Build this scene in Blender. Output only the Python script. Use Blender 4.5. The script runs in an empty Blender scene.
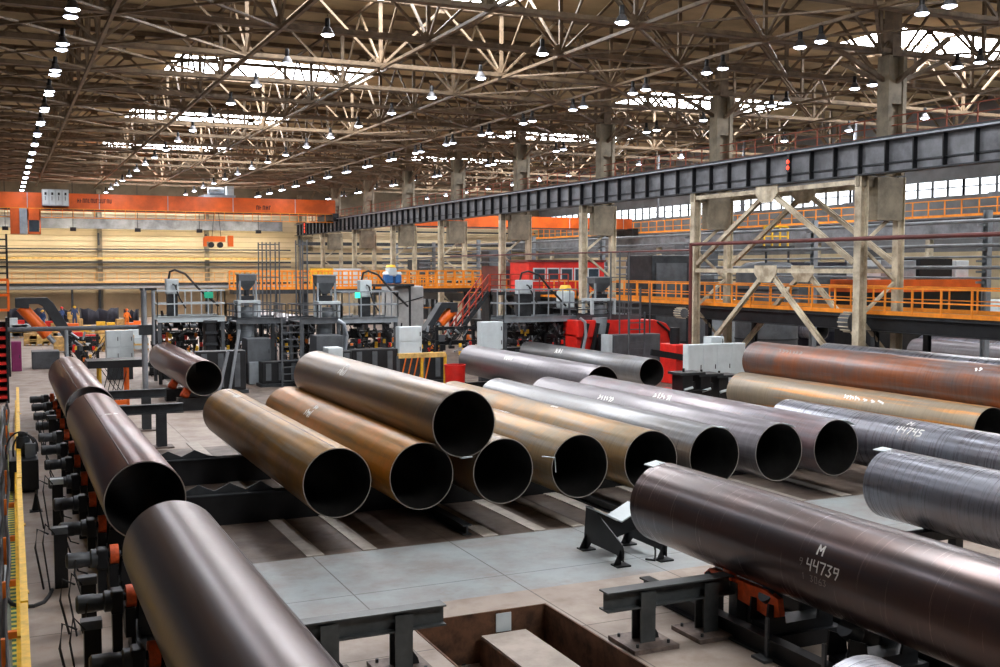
import bpy, math, random
from mathutils import Vector, Matrix, Euler
random.seed(7)
C = bpy.context.scene.collection
PI = math.pi
def R(a): return math.radians(a)
# ------------------------------------------------------------------ camera
F = 1084.0; H = 5.7
cam_d = bpy.data.cameras.new('camera'); cam = bpy.data.objects.new('camera', cam_d); C.objects.link(cam)
cam.location = (0, 0, H); cam.rotation_euler = (R(90-3.48), 0, R(-24.72))
cam_d.sensor_width = 36; cam_d.lens = 36*F/1000; cam_d.clip_end = 400
bpy.context.scene.camera = cam
RM = Euler((R(90-3.48), 0, R(-24.72))).to_matrix()
FW = Vector((math.sin(R(24.72)), math.cos(R(24.72)), 0))
def P(u, v, z=None, X=None, Y=None, d=None):
    """world point where the sight line of picture point (u,v) meets a plane of the hall"""
    r = RM @ Vector(((u-500)/F, -(v-333.5)/F, -1)); o = Vector((0, 0, H))
    if z is not None: t = (z-H)/r.z
    elif X is not None: t = X/r.x
    elif Y is not None: t = Y/r.y
    else: t = d/r.dot(FW)
    return o+r*t
# ------------------------------------------------------------------ mesh builder
class MB:
    def __init__(s): s.v = []; s.f = []
    def add(s, vs, fs):
        n = len(s.v); s.v += [Vector(p) for p in vs]; s.f += [tuple(i+n for i in f) for f in fs]; return s
    def box(s, x0, x1, y0, y1, z0, z1):
        return s.add([(x0,y0,z0),(x1,y0,z0),(x1,y1,z0),(x0,y1,z0),(x0,y0,z1),(x1,y0,z1),(x1,y1,z1),(x0,y1,z1)],
                     [(0,3,2,1),(4,5,6,7),(0,1,5,4),(1,2,6,5),(2,3,7,6),(3,0,4,7)])
    def cbox(s, c, sx, sy, sz): 
        return s.box(c[0]-sx/2, c[0]+sx/2, c[1]-sy/2, c[1]+sy/2, c[2]-sz/2, c[2]+sz/2)
    def frame(s, p, q, up=(0,0,1)):
        p = Vector(p); q = Vector(q); d = (q-p).normalized(); up = Vector(up)
        if abs(d.dot(up)) > .98: up = Vector((0,1,0)) if abs(d.y) < .9 else Vector((1,0,0))
        a = d.cross(up).normalized(); b = a.cross(d).normalized(); return p, q, a, b
    def bar(s, p, q, w=.1, h=None, up=(0,0,1)):
        h = h or w; p, q, a, b = s.frame(p, q, up)
        vs = [e+a*i*w/2+b*j*h/2 for e in (p, q) for i, j in ((-1,-1),(1,-1),(1,1),(-1,1))]
        return s.add(vs, [(3,2,1,0),(4,5,6,7),(0,1,5,4),(1,2,6,5),(2,3,7,6),(3,0,4,7)])
    def ibeam(s, p, q, w=.2, h=.3, t=.03, up=(0,0,1)):
        p, q, a, b = s.frame(p, q, up)
        s.bar(p+b*(h-t)/2, q+b*(h-t)/2, w, t, b); s.bar(p-b*(h-t)/2, q-b*(h-t)/2, w, t, b)
        return s.bar(p, q, t, h-2*t, b)
    def angle(s, p, q, w=.1, t=.015, up=(0,0,1)):
        p, q, a, b = s.frame(p, q, up)
        s.bar(p+a*(w/2-t/2), q+a*(w/2-t/2), t, w, b); return s.bar(p-b*(w/2-t/2), q-b*(w/2-t/2), w, t, b)
    def tube(s, p, q, r, r2=None, n=12, cap=True):
        r2 = r if r2 is None else r2; p, q, a, b = s.frame(p, q)
        vs = [e+(a*math.cos(2*PI*k/n)+b*math.sin(2*PI*k/n))*rr for e, rr in ((p, r), (q, r2)) for k in range(n)]
        fs = [(k, (k+1) % n, n+(k+1) % n, n+k) for k in range(n)]
        if cap: fs += [tuple(range(n-1, -1, -1)), tuple(range(n, 2*n))]
        return s.add(vs, fs)
    def path(s, pts, r, n=8):
        pts = [Vector(p) for p in pts]; vs = []
        for i, p in enumerate(pts):
            d = (pts[min(i+1, len(pts)-1)]-pts[max(i-1, 0)]).normalized()
            a = d.cross(Vector((.13, .21, .97))).normalized(); b = a.cross(d)
            vs += [p+(a*math.cos(2*PI*k/n)+b*math.sin(2*PI*k/n))*r for k in range(n)]
        m = len(pts)
        fs = [(i*n+k, i*n+(k+1) % n, (i+1)*n+(k+1) % n, (i+1)*n+k) for i in range(m-1) for k in range(n)]
        fs += [tuple(range(n-1, -1, -1)), tuple(range((m-1)*n, m*n))]
        return s.add(vs, fs)
    def lathe(s, c, prof, n=20, axis='z'):
        vs = []; c = Vector(c)
        for r, h in prof:
            for k in range(n):
                x, y = r*math.cos(2*PI*k/n), r*math.sin(2*PI*k/n)
                vs.append(c+(Vector((x, y, h)) if axis == 'z' else Vector((x, h, y)) if axis == 'y' else Vector((h, x, y))))
        m = len(prof)
        fs = [(i*n+k, i*n+(k+1) % n, (i+1)*n+(k+1) % n, (i+1)*n+k) for i in range(m-1) for k in range(n)]
        return s.add(vs, fs)
    def prism(s, out, a0, a1, axis='x'):
        def m(p, a): return (a, p[0], p[1]) if axis == 'x' else (p[0], a, p[1]) if axis == 'y' else (p[0], p[1], a)
        n = len(out)
        return s.add([m(p, a0) for p in out]+[m(p, a1) for p in out],
                     [tuple(range(n-1, -1, -1)), tuple(range(n, 2*n))]+[(k, (k+1) % n, n+(k+1) % n, n+k) for k in range(n)])
    def build(s, name, mat, parent=None, smooth=False, label=None, bevel=0):
        me = bpy.data.meshes.new(name); off = Vector((0,0,0)); q = parent
        while q is not None: off += q.location; q = q.parent
        me.from_pydata([tuple(p-off) for p in s.v], [], s.f)
        if smooth:
            me.polygons.foreach_set('use_smooth', [True]*len(me.polygons))
            try: me.set_sharp_from_angle(angle=R(38))
            except Exception: pass
        me.materials.append(mat); me.update()
        o = bpy.data.objects.new(name, me); C.objects.link(o); o.parent = parent
        if bevel:
            b = o.modifiers.new('bevel', 'BEVEL'); b.width = bevel; b.segments = 2; b.limit_method = 'ANGLE'
        if label: o['label'] = label
        return o
def thing(name, label, cat, loc=(0,0,0), group=None):
    o = bpy.data.objects.new(name, None); C.objects.link(o); o.location = loc
    o['label'] = label; o['category'] = cat
    if group: o['group'] = group
    return o
def tag(o, label, cat, group=None):
    o['label'] = label; o['category'] = cat
    if group: o['group'] = group
    return o
def struct(o): o['kind'] = 'structure'; return o
def copy_tree(o, parent=None):
    c = o.copy(); C.objects.link(c)
    if parent is not None: c.parent = parent
    for ch in list(o.children): copy_tree(ch, c)
    return c
ORD = ['zeroth','first','second','third','fourth','fifth','sixth','seventh','eighth','ninth','tenth','eleventh','twelfth','thirteenth',
       'fourteenth','fifteenth','sixteenth','seventeenth','eighteenth','nineteenth','twentieth','twenty-first','twenty-second','twenty-third','twenty-fourth','twenty-fifth']
# ------------------------------------------------------------------ materials
def mat(name, col, rough=.6, metal=0., var=.25, scale=1.5, col2=None, bump=0., emit=0.):
    m = bpy.data.materials.new(name); m.use_nodes = True; nt = m.node_tree; b = nt.nodes['Principled BSDF']
    b.inputs['Roughness'].default_value = rough; b.inputs['Metallic'].default_value = metal
    if emit:
        b.inputs['Base Color'].default_value = (*col, 1)
        b.inputs['Emission Color'].default_value = (*col, 1); b.inputs['Emission Strength'].default_value = emit; return m
    tc = nt.nodes.new('ShaderNodeTexCoord'); n = nt.nodes.new('ShaderNodeTexNoise')
    n.inputs['Scale'].default_value = scale; n.inputs['Detail'].default_value = 6; n.inputs['Roughness'].default_value = .65
    nt.links.new(tc.outputs['Object'], n.inputs['Vector'])
    cr = nt.nodes.new('ShaderNodeValToRGB')
    c2 = col2 or tuple(c*(1-var) for c in col); c1 = tuple(min(1, c*(1+var*.5)) for c in col)
    cr.color_ramp.elements[0].position = .35; cr.color_ramp.elements[1].position = .62
    cr.color_ramp.elements[0].color = (*c2, 1); cr.color_ramp.elements[1].color = (*c1, 1)
    nt.links.new(n.outputs['Fac'], cr.inputs['Fac']); nt.links.new(cr.outputs['Color'], b.inputs['Base Color'])
    if bump:
        bp = nt.nodes.new('ShaderNodeBump'); bp.inputs['Strength'].default_value = bump; bp.inputs['Distance'].default_value = .02
        nt.links.new(n.outputs['Fac'], bp.inputs['Height']); nt.links.new(bp.outputs['Normal'], b.inputs['Normal'])
    return m
M = {}
M['black'] = mat('black_paint', (.015,.016,.018), .45, .3, .4)
M['dark'] = mat('dark_steel', (.045,.05,.055), .5, .5, .4)
M['dkgrey'] = mat('dark_grey_paint', (.10,.11,.12), .5, .2, .3)
M['grey'] = mat('grey_paint', (.26,.29,.31), .5, .1, .25)
M['lgrey'] = mat('light_grey_paint', (.50,.56,.58), .45, .05, .12)
M['white'] = mat('white_paint', (.62,.69,.71), .45, 0, .1)
M['truss'] = mat('truss_paint', (.20,.14,.085), .55, .1, .4, 2.0)
M['trusslight'] = mat('curb_cream_paint', (.52,.42,.29), .55, 0, .25, 2.0)
M['cream'] = mat('cream_column_paint', (.60,.54,.40), .6, 0, .35, 1.2, col2=(.30,.24,.16))
M['concrete_col'] = mat('weathered_column', (.27,.23,.16), .7, 0, .4, 1.2)
M['girder'] = mat('girder_blue_grey', (.19,.20,.215), .5, .3, .45, .8)
M['orange'] = mat('orange_paint', (.85,.20,.015), .5, 0, .2)
M['rail'] = mat('orange_rail_paint', (.95,.30,.02), .5, 0, .2)
M['crane'] = mat('crane_orange', (.80,.13,.012), .45, 0, .35, .3)
M['red'] = mat('red_paint', (.75,.02,.012), .45, 0, .2)
M['dred'] = mat('maroon_paint', (.13,.03,.025), .5, 0, .3)
M['yellow'] = mat('yellow_paint', (.85,.50,.03), .45, 0, .2, 6)
M['wall'] = mat('cream_wall', (.66,.54,.34), .8, 0, .15, .15)
M['deck'] = mat('roof_deck', (.55,.43,.25), .85, 0, .3, .25)
M['rust'] = mat('rusty_steel', (.13,.06,.03), .75, .2, .6, 3, bump=.3)
M['chalk'] = mat('chalk_white', (.85,.85,.82), .9, 0, .15, 20)
M['chalkdim'] = mat('faded_chalk', (.30,.27,.25), .9, 0, .3, 20)
M['rubber'] = mat('black_rubber', (.015,.015,.016), .6)
M['wood'] = mat('crate_wood', (.55,.33,.12), .8, 0, .4, 4)
M['ochre'] = mat('ochre_boards', (.70,.45,.14), .8, 0, .4, 3)
M['magenta'] = mat('magenta_paint', (.25,.02,.12), .5)
M['blue'] = mat('blue_plastic', (.03,.16,.45), .5)
M['green'] = mat('green_sign', (.02,.45,.25), .5)
M['tarp'] = mat('black_tarpaulin', (.035,.035,.05), .6, 0, .4, 2, bump=.4)
M['galv'] = mat('galvanised_pipe', (.38,.42,.46), .4, .6, .2)
M['skin'] = mat('skin', (.5,.27,.18), .6)
M['pane'] = mat('daylit_glazing', (.96,.97,1.0), .4, emit=20)
M['refl'] = mat('dull_reflector', (.12,.12,.13), .45, .4, .2)
M['window'] = mat('daylit_window', (.90,.95,1.0), .4, emit=2.2)
M['lamp'] = mat('lamp_lens', (.80,.86,1.0), .4, emit=14)
M['screen'] = mat('green_display', (.05,.9,.55), .4, emit=1.2)
M['signal'] = mat('red_signal', (1,.05,.02), .4, emit=3)
M['cabglass'] = mat('dark_cab_glass', (.05,.07,.09), .1, .0)

def floor_mat():
    m = bpy.data.materials.new('shop_floor'); m.use_nodes = True; nt = m.node_tree; b = nt.nodes['Principled BSDF']; L = nt.links.new
    g = nt.nodes.new('ShaderNodeNewGeometry'); sep = nt.nodes.new('ShaderNodeSeparateXYZ'); L(g.outputs['Position'], sep.inputs[0])
    def noise(sc, det=8, ro=.65, vec=None):
        n = nt.nodes.new('ShaderNodeTexNoise'); n.inputs['Scale'].default_value = sc; n.inputs['Detail'].default_value = det
        n.inputs['Roughness'].default_value = ro; L(vec or g.outputs['Position'], n.inputs['Vector']); return n
    def ramp(src, p0, c0, p1, c1):
        r = nt.nodes.new('ShaderNodeValToRGB'); r.color_ramp.elements[0].position = p0; r.color_ramp.elements[1].position = p1
        r.color_ramp.elements[0].color = (*c0, 1); r.color_ramp.elements[1].color = (*c1, 1); L(src, r.inputs[0]); return r
    def mth(op, a, bb):
        n = nt.nodes.new('ShaderNodeMath'); n.operation = op
        for i, x in enumerate((a, bb)):
            if isinstance(x, (int, float)): n.inputs[i].default_value = x
            else: L(x, n.inputs[i])
        return n.outputs[0]
    def mix(f, a, bb):
        n = nt.nodes.new('ShaderNodeMix'); n.data_type = 'RGBA'; L(f, n.inputs[0])
        for i, x in ((6, a), (7, bb)):
            if isinstance(x, tuple): n.inputs[i].default_value = (*x, 1)
            else: L(x, n.inputs[i])
        return n.outputs[2]
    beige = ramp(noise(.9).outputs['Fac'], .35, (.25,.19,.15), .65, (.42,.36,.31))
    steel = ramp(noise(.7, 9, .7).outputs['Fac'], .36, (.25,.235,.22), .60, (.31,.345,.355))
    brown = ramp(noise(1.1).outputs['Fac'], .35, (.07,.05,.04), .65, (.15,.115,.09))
    y = sep.outputs['Y']; x = sep.outputs['X']
    # plated area between the pit and the storage skids
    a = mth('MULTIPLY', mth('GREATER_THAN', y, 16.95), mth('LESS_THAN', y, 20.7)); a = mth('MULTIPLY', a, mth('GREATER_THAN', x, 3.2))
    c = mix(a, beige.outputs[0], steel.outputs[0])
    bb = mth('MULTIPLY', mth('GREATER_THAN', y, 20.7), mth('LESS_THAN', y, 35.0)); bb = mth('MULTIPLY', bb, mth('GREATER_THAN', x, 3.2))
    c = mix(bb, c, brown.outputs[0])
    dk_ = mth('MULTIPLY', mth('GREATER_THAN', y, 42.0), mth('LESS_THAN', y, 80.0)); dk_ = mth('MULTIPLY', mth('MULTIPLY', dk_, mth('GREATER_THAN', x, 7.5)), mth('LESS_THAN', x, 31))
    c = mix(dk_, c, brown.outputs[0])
    # slab joints
    def joint(co, per, off, w):
        f = mth('FRACT', mth('DIVIDE', mth('ADD', co, off), per), 0); return mth('LESS_THAN', f, w/per)
    j = mth('MAXIMUM', joint(x, 2.9, .35, .025), joint(y, 3.1, .65, .025))
    c = mix(mth('MULTIPLY', j, .75), c, (.05,.04,.03))
    # rust stains
    st = ramp(noise(.45, 10, .75).outputs['Fac'], .56, (0,0,0), .70, (.55,.55,.55))
    c = mix(st.outputs[0], c, (.22,.12,.07))
    L(c, b.inputs['Base Color']); b.inputs['Specular IOR Level'].default_value = .35
    rr = ramp(noise(2).outputs['Fac'], .3, (.42,.42,.42), .7, (.7,.7,.7)); L(rr.outputs[0], b.inputs['Roughness'])
    return m
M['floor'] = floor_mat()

def pipe_mat(name, base, patch, streak, metal=.55, rough=.38, amt=.5, rg=(.80,1.14), seed=0., ps=.9):
    """bare steel pipe: fine rings round the pipe, broad patches, lengthwise streaks"""
    m = bpy.data.materials.new(name); m.use_nodes = True; nt = m.node_tree; b = nt.nodes['Principled BSDF']; L = nt.links.new
    tc = nt.nodes.new('ShaderNodeTexCoord')
    def noise(scale3, det=5, ro=.6, off=0.):
        mp = nt.nodes.new('ShaderNodeMapping'); mp.inputs['Scale'].default_value = scale3; mp.inputs['Location'].default_value = (seed+off, seed*2+off, seed)
        L(tc.outputs['Object'], mp.inputs[0]); n = nt.nodes.new('ShaderNodeTexNoise'); n.inputs['Scale'].default_value = 1
        n.inputs['Detail'].default_value = det; n.inputs['Roughness'].default_value = ro; L(mp.outputs[0], n.inputs['Vector']); return n.outputs['Fac']
    def mr(src, a, bb, c, d):
        n = nt.nodes.new('ShaderNodeMapRange'); L(src, n.inputs[0])
        for i, x in enumerate((a, bb, c, d)): n.inputs[i+1].default_value = x
        return n.outputs[0]
    def mix(f, a, bb):
        n = nt.nodes.new('ShaderNodeMix'); n.data_type = 'RGBA'
        if isinstance(f, float): n.inputs[0].default_value = f
        else: L(f, n.inputs[0])
        for i, x in ((6, a), (7, bb)):
            if isinstance(x, tuple): n.inputs[i].default_value = (*x, 1)
            else: L(x, n.inputs[i])
        return n.outputs[2]
    rings = noise((.7, 22, .7), 4, .7)
    patches = noise((ps, ps*.9, ps), 7, .7, 3.)
    streaks = noise((5, .22, 5), 5, .6, 7.)
    c = mix(mr(patches, .40, .62, 0, amt), base, patch)
    c = mix(mr(streaks, .50, .66, 0, .75), c, streak)
    dk = nt.nodes.new('ShaderNodeMix'); dk.data_type = 'RGBA'; dk.blend_type = 'MULTIPLY'; dk.inputs[0].default_value = 1.
    L(c, dk.inputs[6]); k = nt.nodes.new('ShaderNodeCombineColor'); v = mr(rings, .3, .7, *rg)
    for i in range(3): L(v, k.inputs[i])
    L(k.outputs[0], dk.inputs[7]); L(dk.outputs[2], b.inputs['Base Color'])
    b.inputs['Metallic'].default_value = metal; b.inputs['Coat Weight'].default_value = .35 if metal > .42 else .1; b.inputs['Coat Roughness'].default_value = .32; b.inputs['Coat IOR'].default_value = 1.6
    L(mr(rings, .3, .7, rough-.03*(rg[1]-rg[0])*3, rough+.12*(rg[1]-rg[0])*2), b.inputs['Roughness'])
    return m
PM = {
 'maroon': pipe_mat('pipe_maroon_steel', (.125,.062,.055), (.17,.06,.042), (.095,.075,.082), .45, .31, .7, (.88,1.08), seed=1),
 'maroon2': pipe_mat('pipe_plum_steel', (.095,.06,.056), (.085,.05,.04), (.095,.085,.095), .45, .31, .6, (.9,1.06), seed=5),
 'ochre': pipe_mat('pipe_ochre_steel', (.32,.155,.016), (.15,.09,.03), (.30,.25,.19), .35, .38, .9, (.85,1.1), seed=2),
 'ochre2': pipe_mat('pipe_rusty_ochre', (.28,.135,.016), (.50,.17,.012), (.15,.10,.05), .35, .38, .8, (.85,1.1), seed=9, ps=.7),
 'olive': pipe_mat('pipe_olive_grey', (.15,.115,.08), (.24,.14,.05), (.12,.095,.09), .45, .32, .8, seed=3),
 'tan': pipe_mat('pipe_tan_grey', (.22,.165,.09), (.42,.19,.025), (.215,.21,.20), .4, .36, .8, seed=12, ps=.8),
 'steel': pipe_mat('pipe_steel_grey', (.17,.18,.19), (.165,.15,.135), (.24,.25,.26), .55, .30, .7, seed=4),
 'mauve': pipe_mat('pipe_mauve_grey', (.17,.155,.17), (.165,.16,.17), (.23,.215,.235), .5, .30, .7, seed=6),
 'mauve2': pipe_mat('pipe_rosy_grey', (.185,.17,.19), (.22,.12,.115), (.215,.22,.245), .5, .30, .6, seed=16),
 'brown': pipe_mat('pipe_rust_brown', (.14,.10,.09), (.27,.085,.03), (.18,.16,.165), .35, .36, 1., seed=8, ps=.7),
 'yellow': pipe_mat('pipe_yellow_grey', (.29,.23,.15), (.24,.21,.17), (.75,.27,.01), .35, .38, .6, seed=10),
 'blue': pipe_mat('pipe_blue_grey', (.14,.15,.18), (.125,.105,.11), (.19,.205,.24), .6, .27, .6, (.95,1.05), seed=11),
 'dark': pipe_mat('pipe_dark_brown', (.068,.046,.044), (.105,.05,.04), (.06,.058,.072), .5, .25, .7, (.92,1.05), seed=14),
}
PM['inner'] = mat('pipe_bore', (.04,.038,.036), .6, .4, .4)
PM['lip'] = mat('pipe_cut_edge', (.42,.38,.34), .4, .6, .2)
PM['seam'] = mat('weld_seam', (.07,.06,.06), .45, .5, .2)
# ------------------------------------------------------------------ pipes
RAD = .71
def surf(x, z, r, ang, y): return (x+r*math.sin(ang), y, z+r*math.cos(ang))
def strokes_mesh(strokes, x, z, r, ang0, y0, sc, w, rot=0, sy=1):
    """chalk strokes in a flat (s,t) frame laid on the pipe: s along the pipe towards the viewer, t up round the pipe"""
    b = MB(); rr = r+.004
    for st in strokes:
        pts = []
        for s, t in st:
            s2 = s*math.cos(rot)-t*math.sin(rot); t2 = s*math.sin(rot)+t*math.cos(rot)
            pts.append((s2*sc, t2*sc))
        fine = [pts[0]]
        for (s0, t0), (s1, t1) in zip(pts, pts[1:]):
            k = max(1, math.ceil(math.hypot(s1-s0, t1-t0)/.04)); fine += [(s0+(s1-s0)*j/k, t0+(t1-t0)*j/k) for j in range(1, k+1)]
        for (s0, t0), (s1, t1) in zip(fine, fine[1:]):
            dx, dy = s1-s0, t1-t0; l = math.hypot(dx, dy) or 1; nx, ny = -dy/l*w/2, dx/l*w/2; ex, ey = dx/l*w*.3, dy/l*w*.3
            q = [(s0-ex+nx, t0-ey+ny), (s0-ex-nx, t0-ey-ny), (s1+ex-nx, t1+ey-ny), (s1+ex+nx, t1+ey+ny)]
            mid = ((q[0][0]+q[3][0])/2, (q[0][1]+q[3][1])/2), ((q[1][0]+q[2][0])/2, (q[1][1]+q[2][1])/2)
            vs = [surf(x, z, rr, ang0+bb/r, y0-a*sy) for a, bb in q]
            b.add(vs, [(0,1,2,3)])
    return b
DIG = {
 'M': [[(0,0),(.05,1),(.4,.45),(.75,1),(.8,0)]], '4': [[(.1,1),(.05,.5),(.6,.5)],[(.6,1),(.55,0)]],
 '7': [[(0,1),(.65,1),(.3,0)]], '3': [[(.05,.95),(.6,.95),(.3,.55),(.6,.3),(.35,0),(0,.1)]],
 '9': [[(.6,.6),(.1,.55),(.1,.95),(.6,.95),(.6,.5),(.35,0)]], '5': [[(.6,1),(.1,1),(.1,.55),(.55,.5),(.55,.1),(0,0)]],
 '1': [[(.2,.8),(.35,1),(.35,0)]], '0': [[(.1,0),(.1,1),(.6,1),(.6,0),(.1,0)]], '6': [[(.5,1),(.1,.5),(.1,0),(.6,0),(.6,.45),(.1,.45)]], '2': [[(.05,.8),(.3,1),(.6,.75),(.05,0),(.65,0)]], ' ': []}
def word(txt, s0, t0, h, gap=.95):
    out = []
    for i, ch in enumerate(txt):
        for st in DIG[ch]: out.append([(s0+i*gap*h+p[0]*h, t0+p[1]*h+.03*(i % 2)*h) for p in st])
    return out
def scribble(rs, n, wd, ht):
    """illegible handwritten marks"""
    out = []
    for i in range(n):
        x = wd*i/n; out.append([(x+rs.uniform(-.02,.02), ht*rs.uniform(.6,1)), (x+wd/n*rs.uniform(.2,.8), ht*rs.uniform(.3,.6)), (x+wd/n*rs.uniform(.0,.8), ht*rs.uniform(0,.25))])
    return out
pipe_groups = 'large bare steel pipes lying in the hall'
def pipe(X, Yn, drop, mk, label, L=11.6, r=RAD, marks=None, seam=None, lug=None, group=pipe_groups, n=72, tab=None):
    z = H-drop; t = thing('steel_pipe', label, 'pipe', (X, Yn, z-r), group)
    Yf = Yn+L; wl = .022
    b = MB(); vs = []; rows = 2
    b.lathe((X, 0, z), [(r-wl*.2, Yn), (r, Yn+.01), (r, Yn+L/2), (r, Yf)], n, 'y').build('pipe_shell', PM[mk], t, True)
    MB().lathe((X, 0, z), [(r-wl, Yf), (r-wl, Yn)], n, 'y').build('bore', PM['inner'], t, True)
    MB().lathe((X, 0, z), [(r-wl, Yn), (r-wl*.2, Yn-.001)], n, 'y').build('end_rim', PM['lip'], t)
    MB().lathe((X, 0, z), [(r, Yf), (r-wl, Yf)], n, 'y').build('end_rim', PM['lip'], t)
    if seam is not None:
        s = MB(); a = R(seam); w = .014
        s.add([surf(X, z, r+.0, a-w/r, Yn), surf(X, z, r+.006, a, Yn), surf(X, z, r, a+w/r, Yn), surf(X, z, r, a-w/r, Yf), surf(X, z, r+.006, a, Yf), surf(X, z, r, a+w/r, Yf)], [(0,1,4,3),(1,2,5,4)])
        s.build('weld_seam', PM['seam'], t)
    if tab:   # run-off plate welded at an end: (angle deg, at near end?, length)
        a, near, ln = tab; y = Yn if near else Yf; dr = -1 if near else 1
        c = Vector(surf(X, z, r-.01, R(a), y+dr*ln*.3)); tg = Vector((math.cos(R(a)), 0, -math.sin(R(a)))); nr = Vector((math.sin(R(a)), 0, math.cos(R(a))))
        p0 = c-tg*.13; p1 = c+tg*.13
        e = MB(); e.bar(p0, p1, ln, .02, nr); e.build('run_off_plate', M['lgrey'], t, label='small welded steel tab at the pipe end')
    for i, mm in enumerate(marks or []):
        st, ang, y0, sc, w, mt = mm
        strokes_mesh(st, X, z, r, R(ang), y0, sc, w).build('chalk_marking', M[mt], t, label='handwritten white chalk marking')
    return t
rs = random.Random(3)
def hit(u, v, X, z, r=RAD):
    "where a sight line meets a pipe: angle round it (deg) and distance along the hall"
    d = RM @ Vector(((u-500)/F, -(v-333.5)/F, -1)); ox, oz = -X, H-z
    A = d.x**2+d.z**2; B = 2*(ox*d.x+oz*d.z); Cc = ox*ox+oz*oz-r*r; D = max(0, B*B-4*A*Cc)
    t = (-B-math.sqrt(D))/(2*A); return math.degrees(math.atan2(ox+t*d.x, oz+t*d.z)), t*d.y
def scrib(u, v, X, dr, wd=.55, n=5, ht=.16, mt='chalk', r=RAD, w=.06):
    a_, y_ = hit(u, v, X, H-dr, r); return (scribble(rs, n, wd, ht), a_, y_, 1, w, mt)
def ring_marks(u, v, X, dr):
    a_, y_ = hit(u, v, X, H-dr); st = scribble(rs, 5, .3, .25); out = []
    for s_ in st: out.append([(q[1], -q[0]) for q in s_])      # written across the top of the pipe
    for s_ in scribble(rs, 3, .2, .15): out.append([(q[1], -q[0]-.42) for q in s_])
    return (out, a_, y_, 1, .06, 'chalk')
base = 20.85; sp = 1.84
def drop(X): return 4.3+.0155*(X-6.02)
row = [('ochre','leftmost ochre pipe of the front row, next to the left roller line', [scrib(233,396,6.02,4.30,.45,4,.2), scrib(241,390,6.02,4.3,.3,3,.12)], -2),
       ('ochre2','second pipe of the front row, orange rust patches, left below the stacked pipe', [scrib(303,415,7.86,4.33,.6,5,.22), scrib(313,408,7.86,4.33,.35,3,.12)], None),
       ('olive','third pipe of the front row, right below the stacked top pipe, mostly hidden', None, None),
       ('tan','fourth pipe of the front row, tan with orange bands, wire hook beside it', [scrib(496,410,11.54,4.39,.6,5,.24)], 5),
       ('tan','fifth pipe of the front row, tan grey with a plate tab near its mouth', [scrib(549,406,13.38,4.41,.4,4,.14)], None),
       ('steel','sixth pipe of the front row, smooth steel grey, tab atop its mouth', None, 3),
       ('mauve','seventh pipe of the front row, pinkish grey', [scrib(597,399,17.06,4.47,.9,6,.24)], None),
       ('mauve2','eighth and rightmost pipe of the front row, rosy grey with red tint by its mouth', [scrib(652,398,18.9,4.5,1.0,6,.24)], 4)]
for i, (mk, lab, mks, sm) in enumerate(row):
    X = 6.02+sp*i
    pipe(X, base+rs.uniform(-.08,.12), drop(X), mk, lab, L=11.6 if i < 4 else 11.9 if i == 4 else 12.3, marks=mks, seam=sm, tab={5:(8,True,.25), 6:(20,True,.2), 7:(25,True,.25)}.get(i))
pipe(6.02+sp*1.46, base-.15, drop(8.7)-1.09, 'olive', 'brown grey pipe stacked on top of two pipes in the front row', marks=[scrib(337,374,8.71,3.25,.6,6,.24), scrib(344,367,8.71,3.25,.35,3,.14)], tab=(178,True,.12))
Lm = drop(2.35)-.1
pipe(2.30, 33.6, Lm+.02, 'maroon', 'farthest maroon pipe on the left roller line', marks=[scrib(68,367,2.3,Lm,.5,4,.2), scrib(77,364,2.3,Lm,.4,4,.12)], seam=-28)
pipe(2.25, 20.0, Lm, 'maroon', 'middle maroon pipe on the left roller line, open mouth towards the viewer', marks=[scrib(97,417,2.25,Lm,.16,3,.12,'chalkdim'), scrib(105,414,2.25,Lm,.26,4,.14), scrib(114,413,2.25,Lm,.16,3,.08)], seam=-22)
pipe(2.22, 4.8, Lm, 'maroon2', 'nearest plum brown pipe on the left roller line, cut by the bottom of the picture', seam=42)
def wmark(txt, u, v, X, dr, h, w, mt='chalk', gap=.95):
    a_, y_ = hit(u, v, X, H-dr); return (word(txt, 0, 0, h, gap), a_, y_, 1, w, mt)
dM = drop(8)-.12
num = [wmark('M', 817, 554, 10.75, dM, .13, .03), wmark('44739', 806, 569, 10.75, dM, .155, .022, 'chalk', .85),
       wmark('9', 799, 564, 10.75, dM, .10, .010, 'chalkdim'), wmark('1 3063', 802, 578, 10.75, dM, .09, .010, 'chalkdim')]
pipe(10.75, 4.7, drop(8)-.12, 'dark', 'large dark brown pipe in the right foreground, chalked M 44739', marks=num, seam=-8, tab=(-12,False,.3))
num2 = [wmark('M', 907, 425, 20.74, 4.53, .16, .03), wmark('44745', 894, 432, 20.74, 4.53, .20, .03, 'chalk', .9), wmark('1 3061', 890, 437, 20.74, 4.53, .15, .02, 'chalkdim')]
pipe(16.6, 5.2, 4.45, 'blue', 'blue grey pipe at the right edge, just behind the M 44739 pipe', seam=10, tab=(-8,False,.3))
pipe(20.74, 13.4, 4.53, 'blue', 'blue grey pipe chalked M 44745 at the right, partly behind its nearer twin', marks=num2, seam=20)
pipe(24.75, 21.3, 4.55, 'yellow', 'pipe with a yellow orange streak under the rust brown pipe at right', L=11.1, marks=[scrib(843,398,24.75,4.55,.6,5,.14), scrib(856,400,24.75,4.55,1.2,4,.1)], seam=None)
pipe(25.67, 20.6, 3.47, 'brown', 'rust brown mottled pipe stacked above the yellow streaked pipe', L=12.1, marks=[scrib(778,352,25.67,3.47,1.3,7,.14,'chalkdim'), scrib(973,371,25.67,3.47,.3,2,.2)])
pipe(26.59, 20.9, 4.55, 'steel', 'grey pipe hidden beneath the two stacked pipes at right')
pipe(27.51, 19.4, 3.47, 'blue', 'pale blue grey pipe behind the rust brown pipe at upper right')
pipe(28.43, 20.2, 4.55, 'steel', 'grey base pipe under the pale blue grey pipe at upper right')
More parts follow.
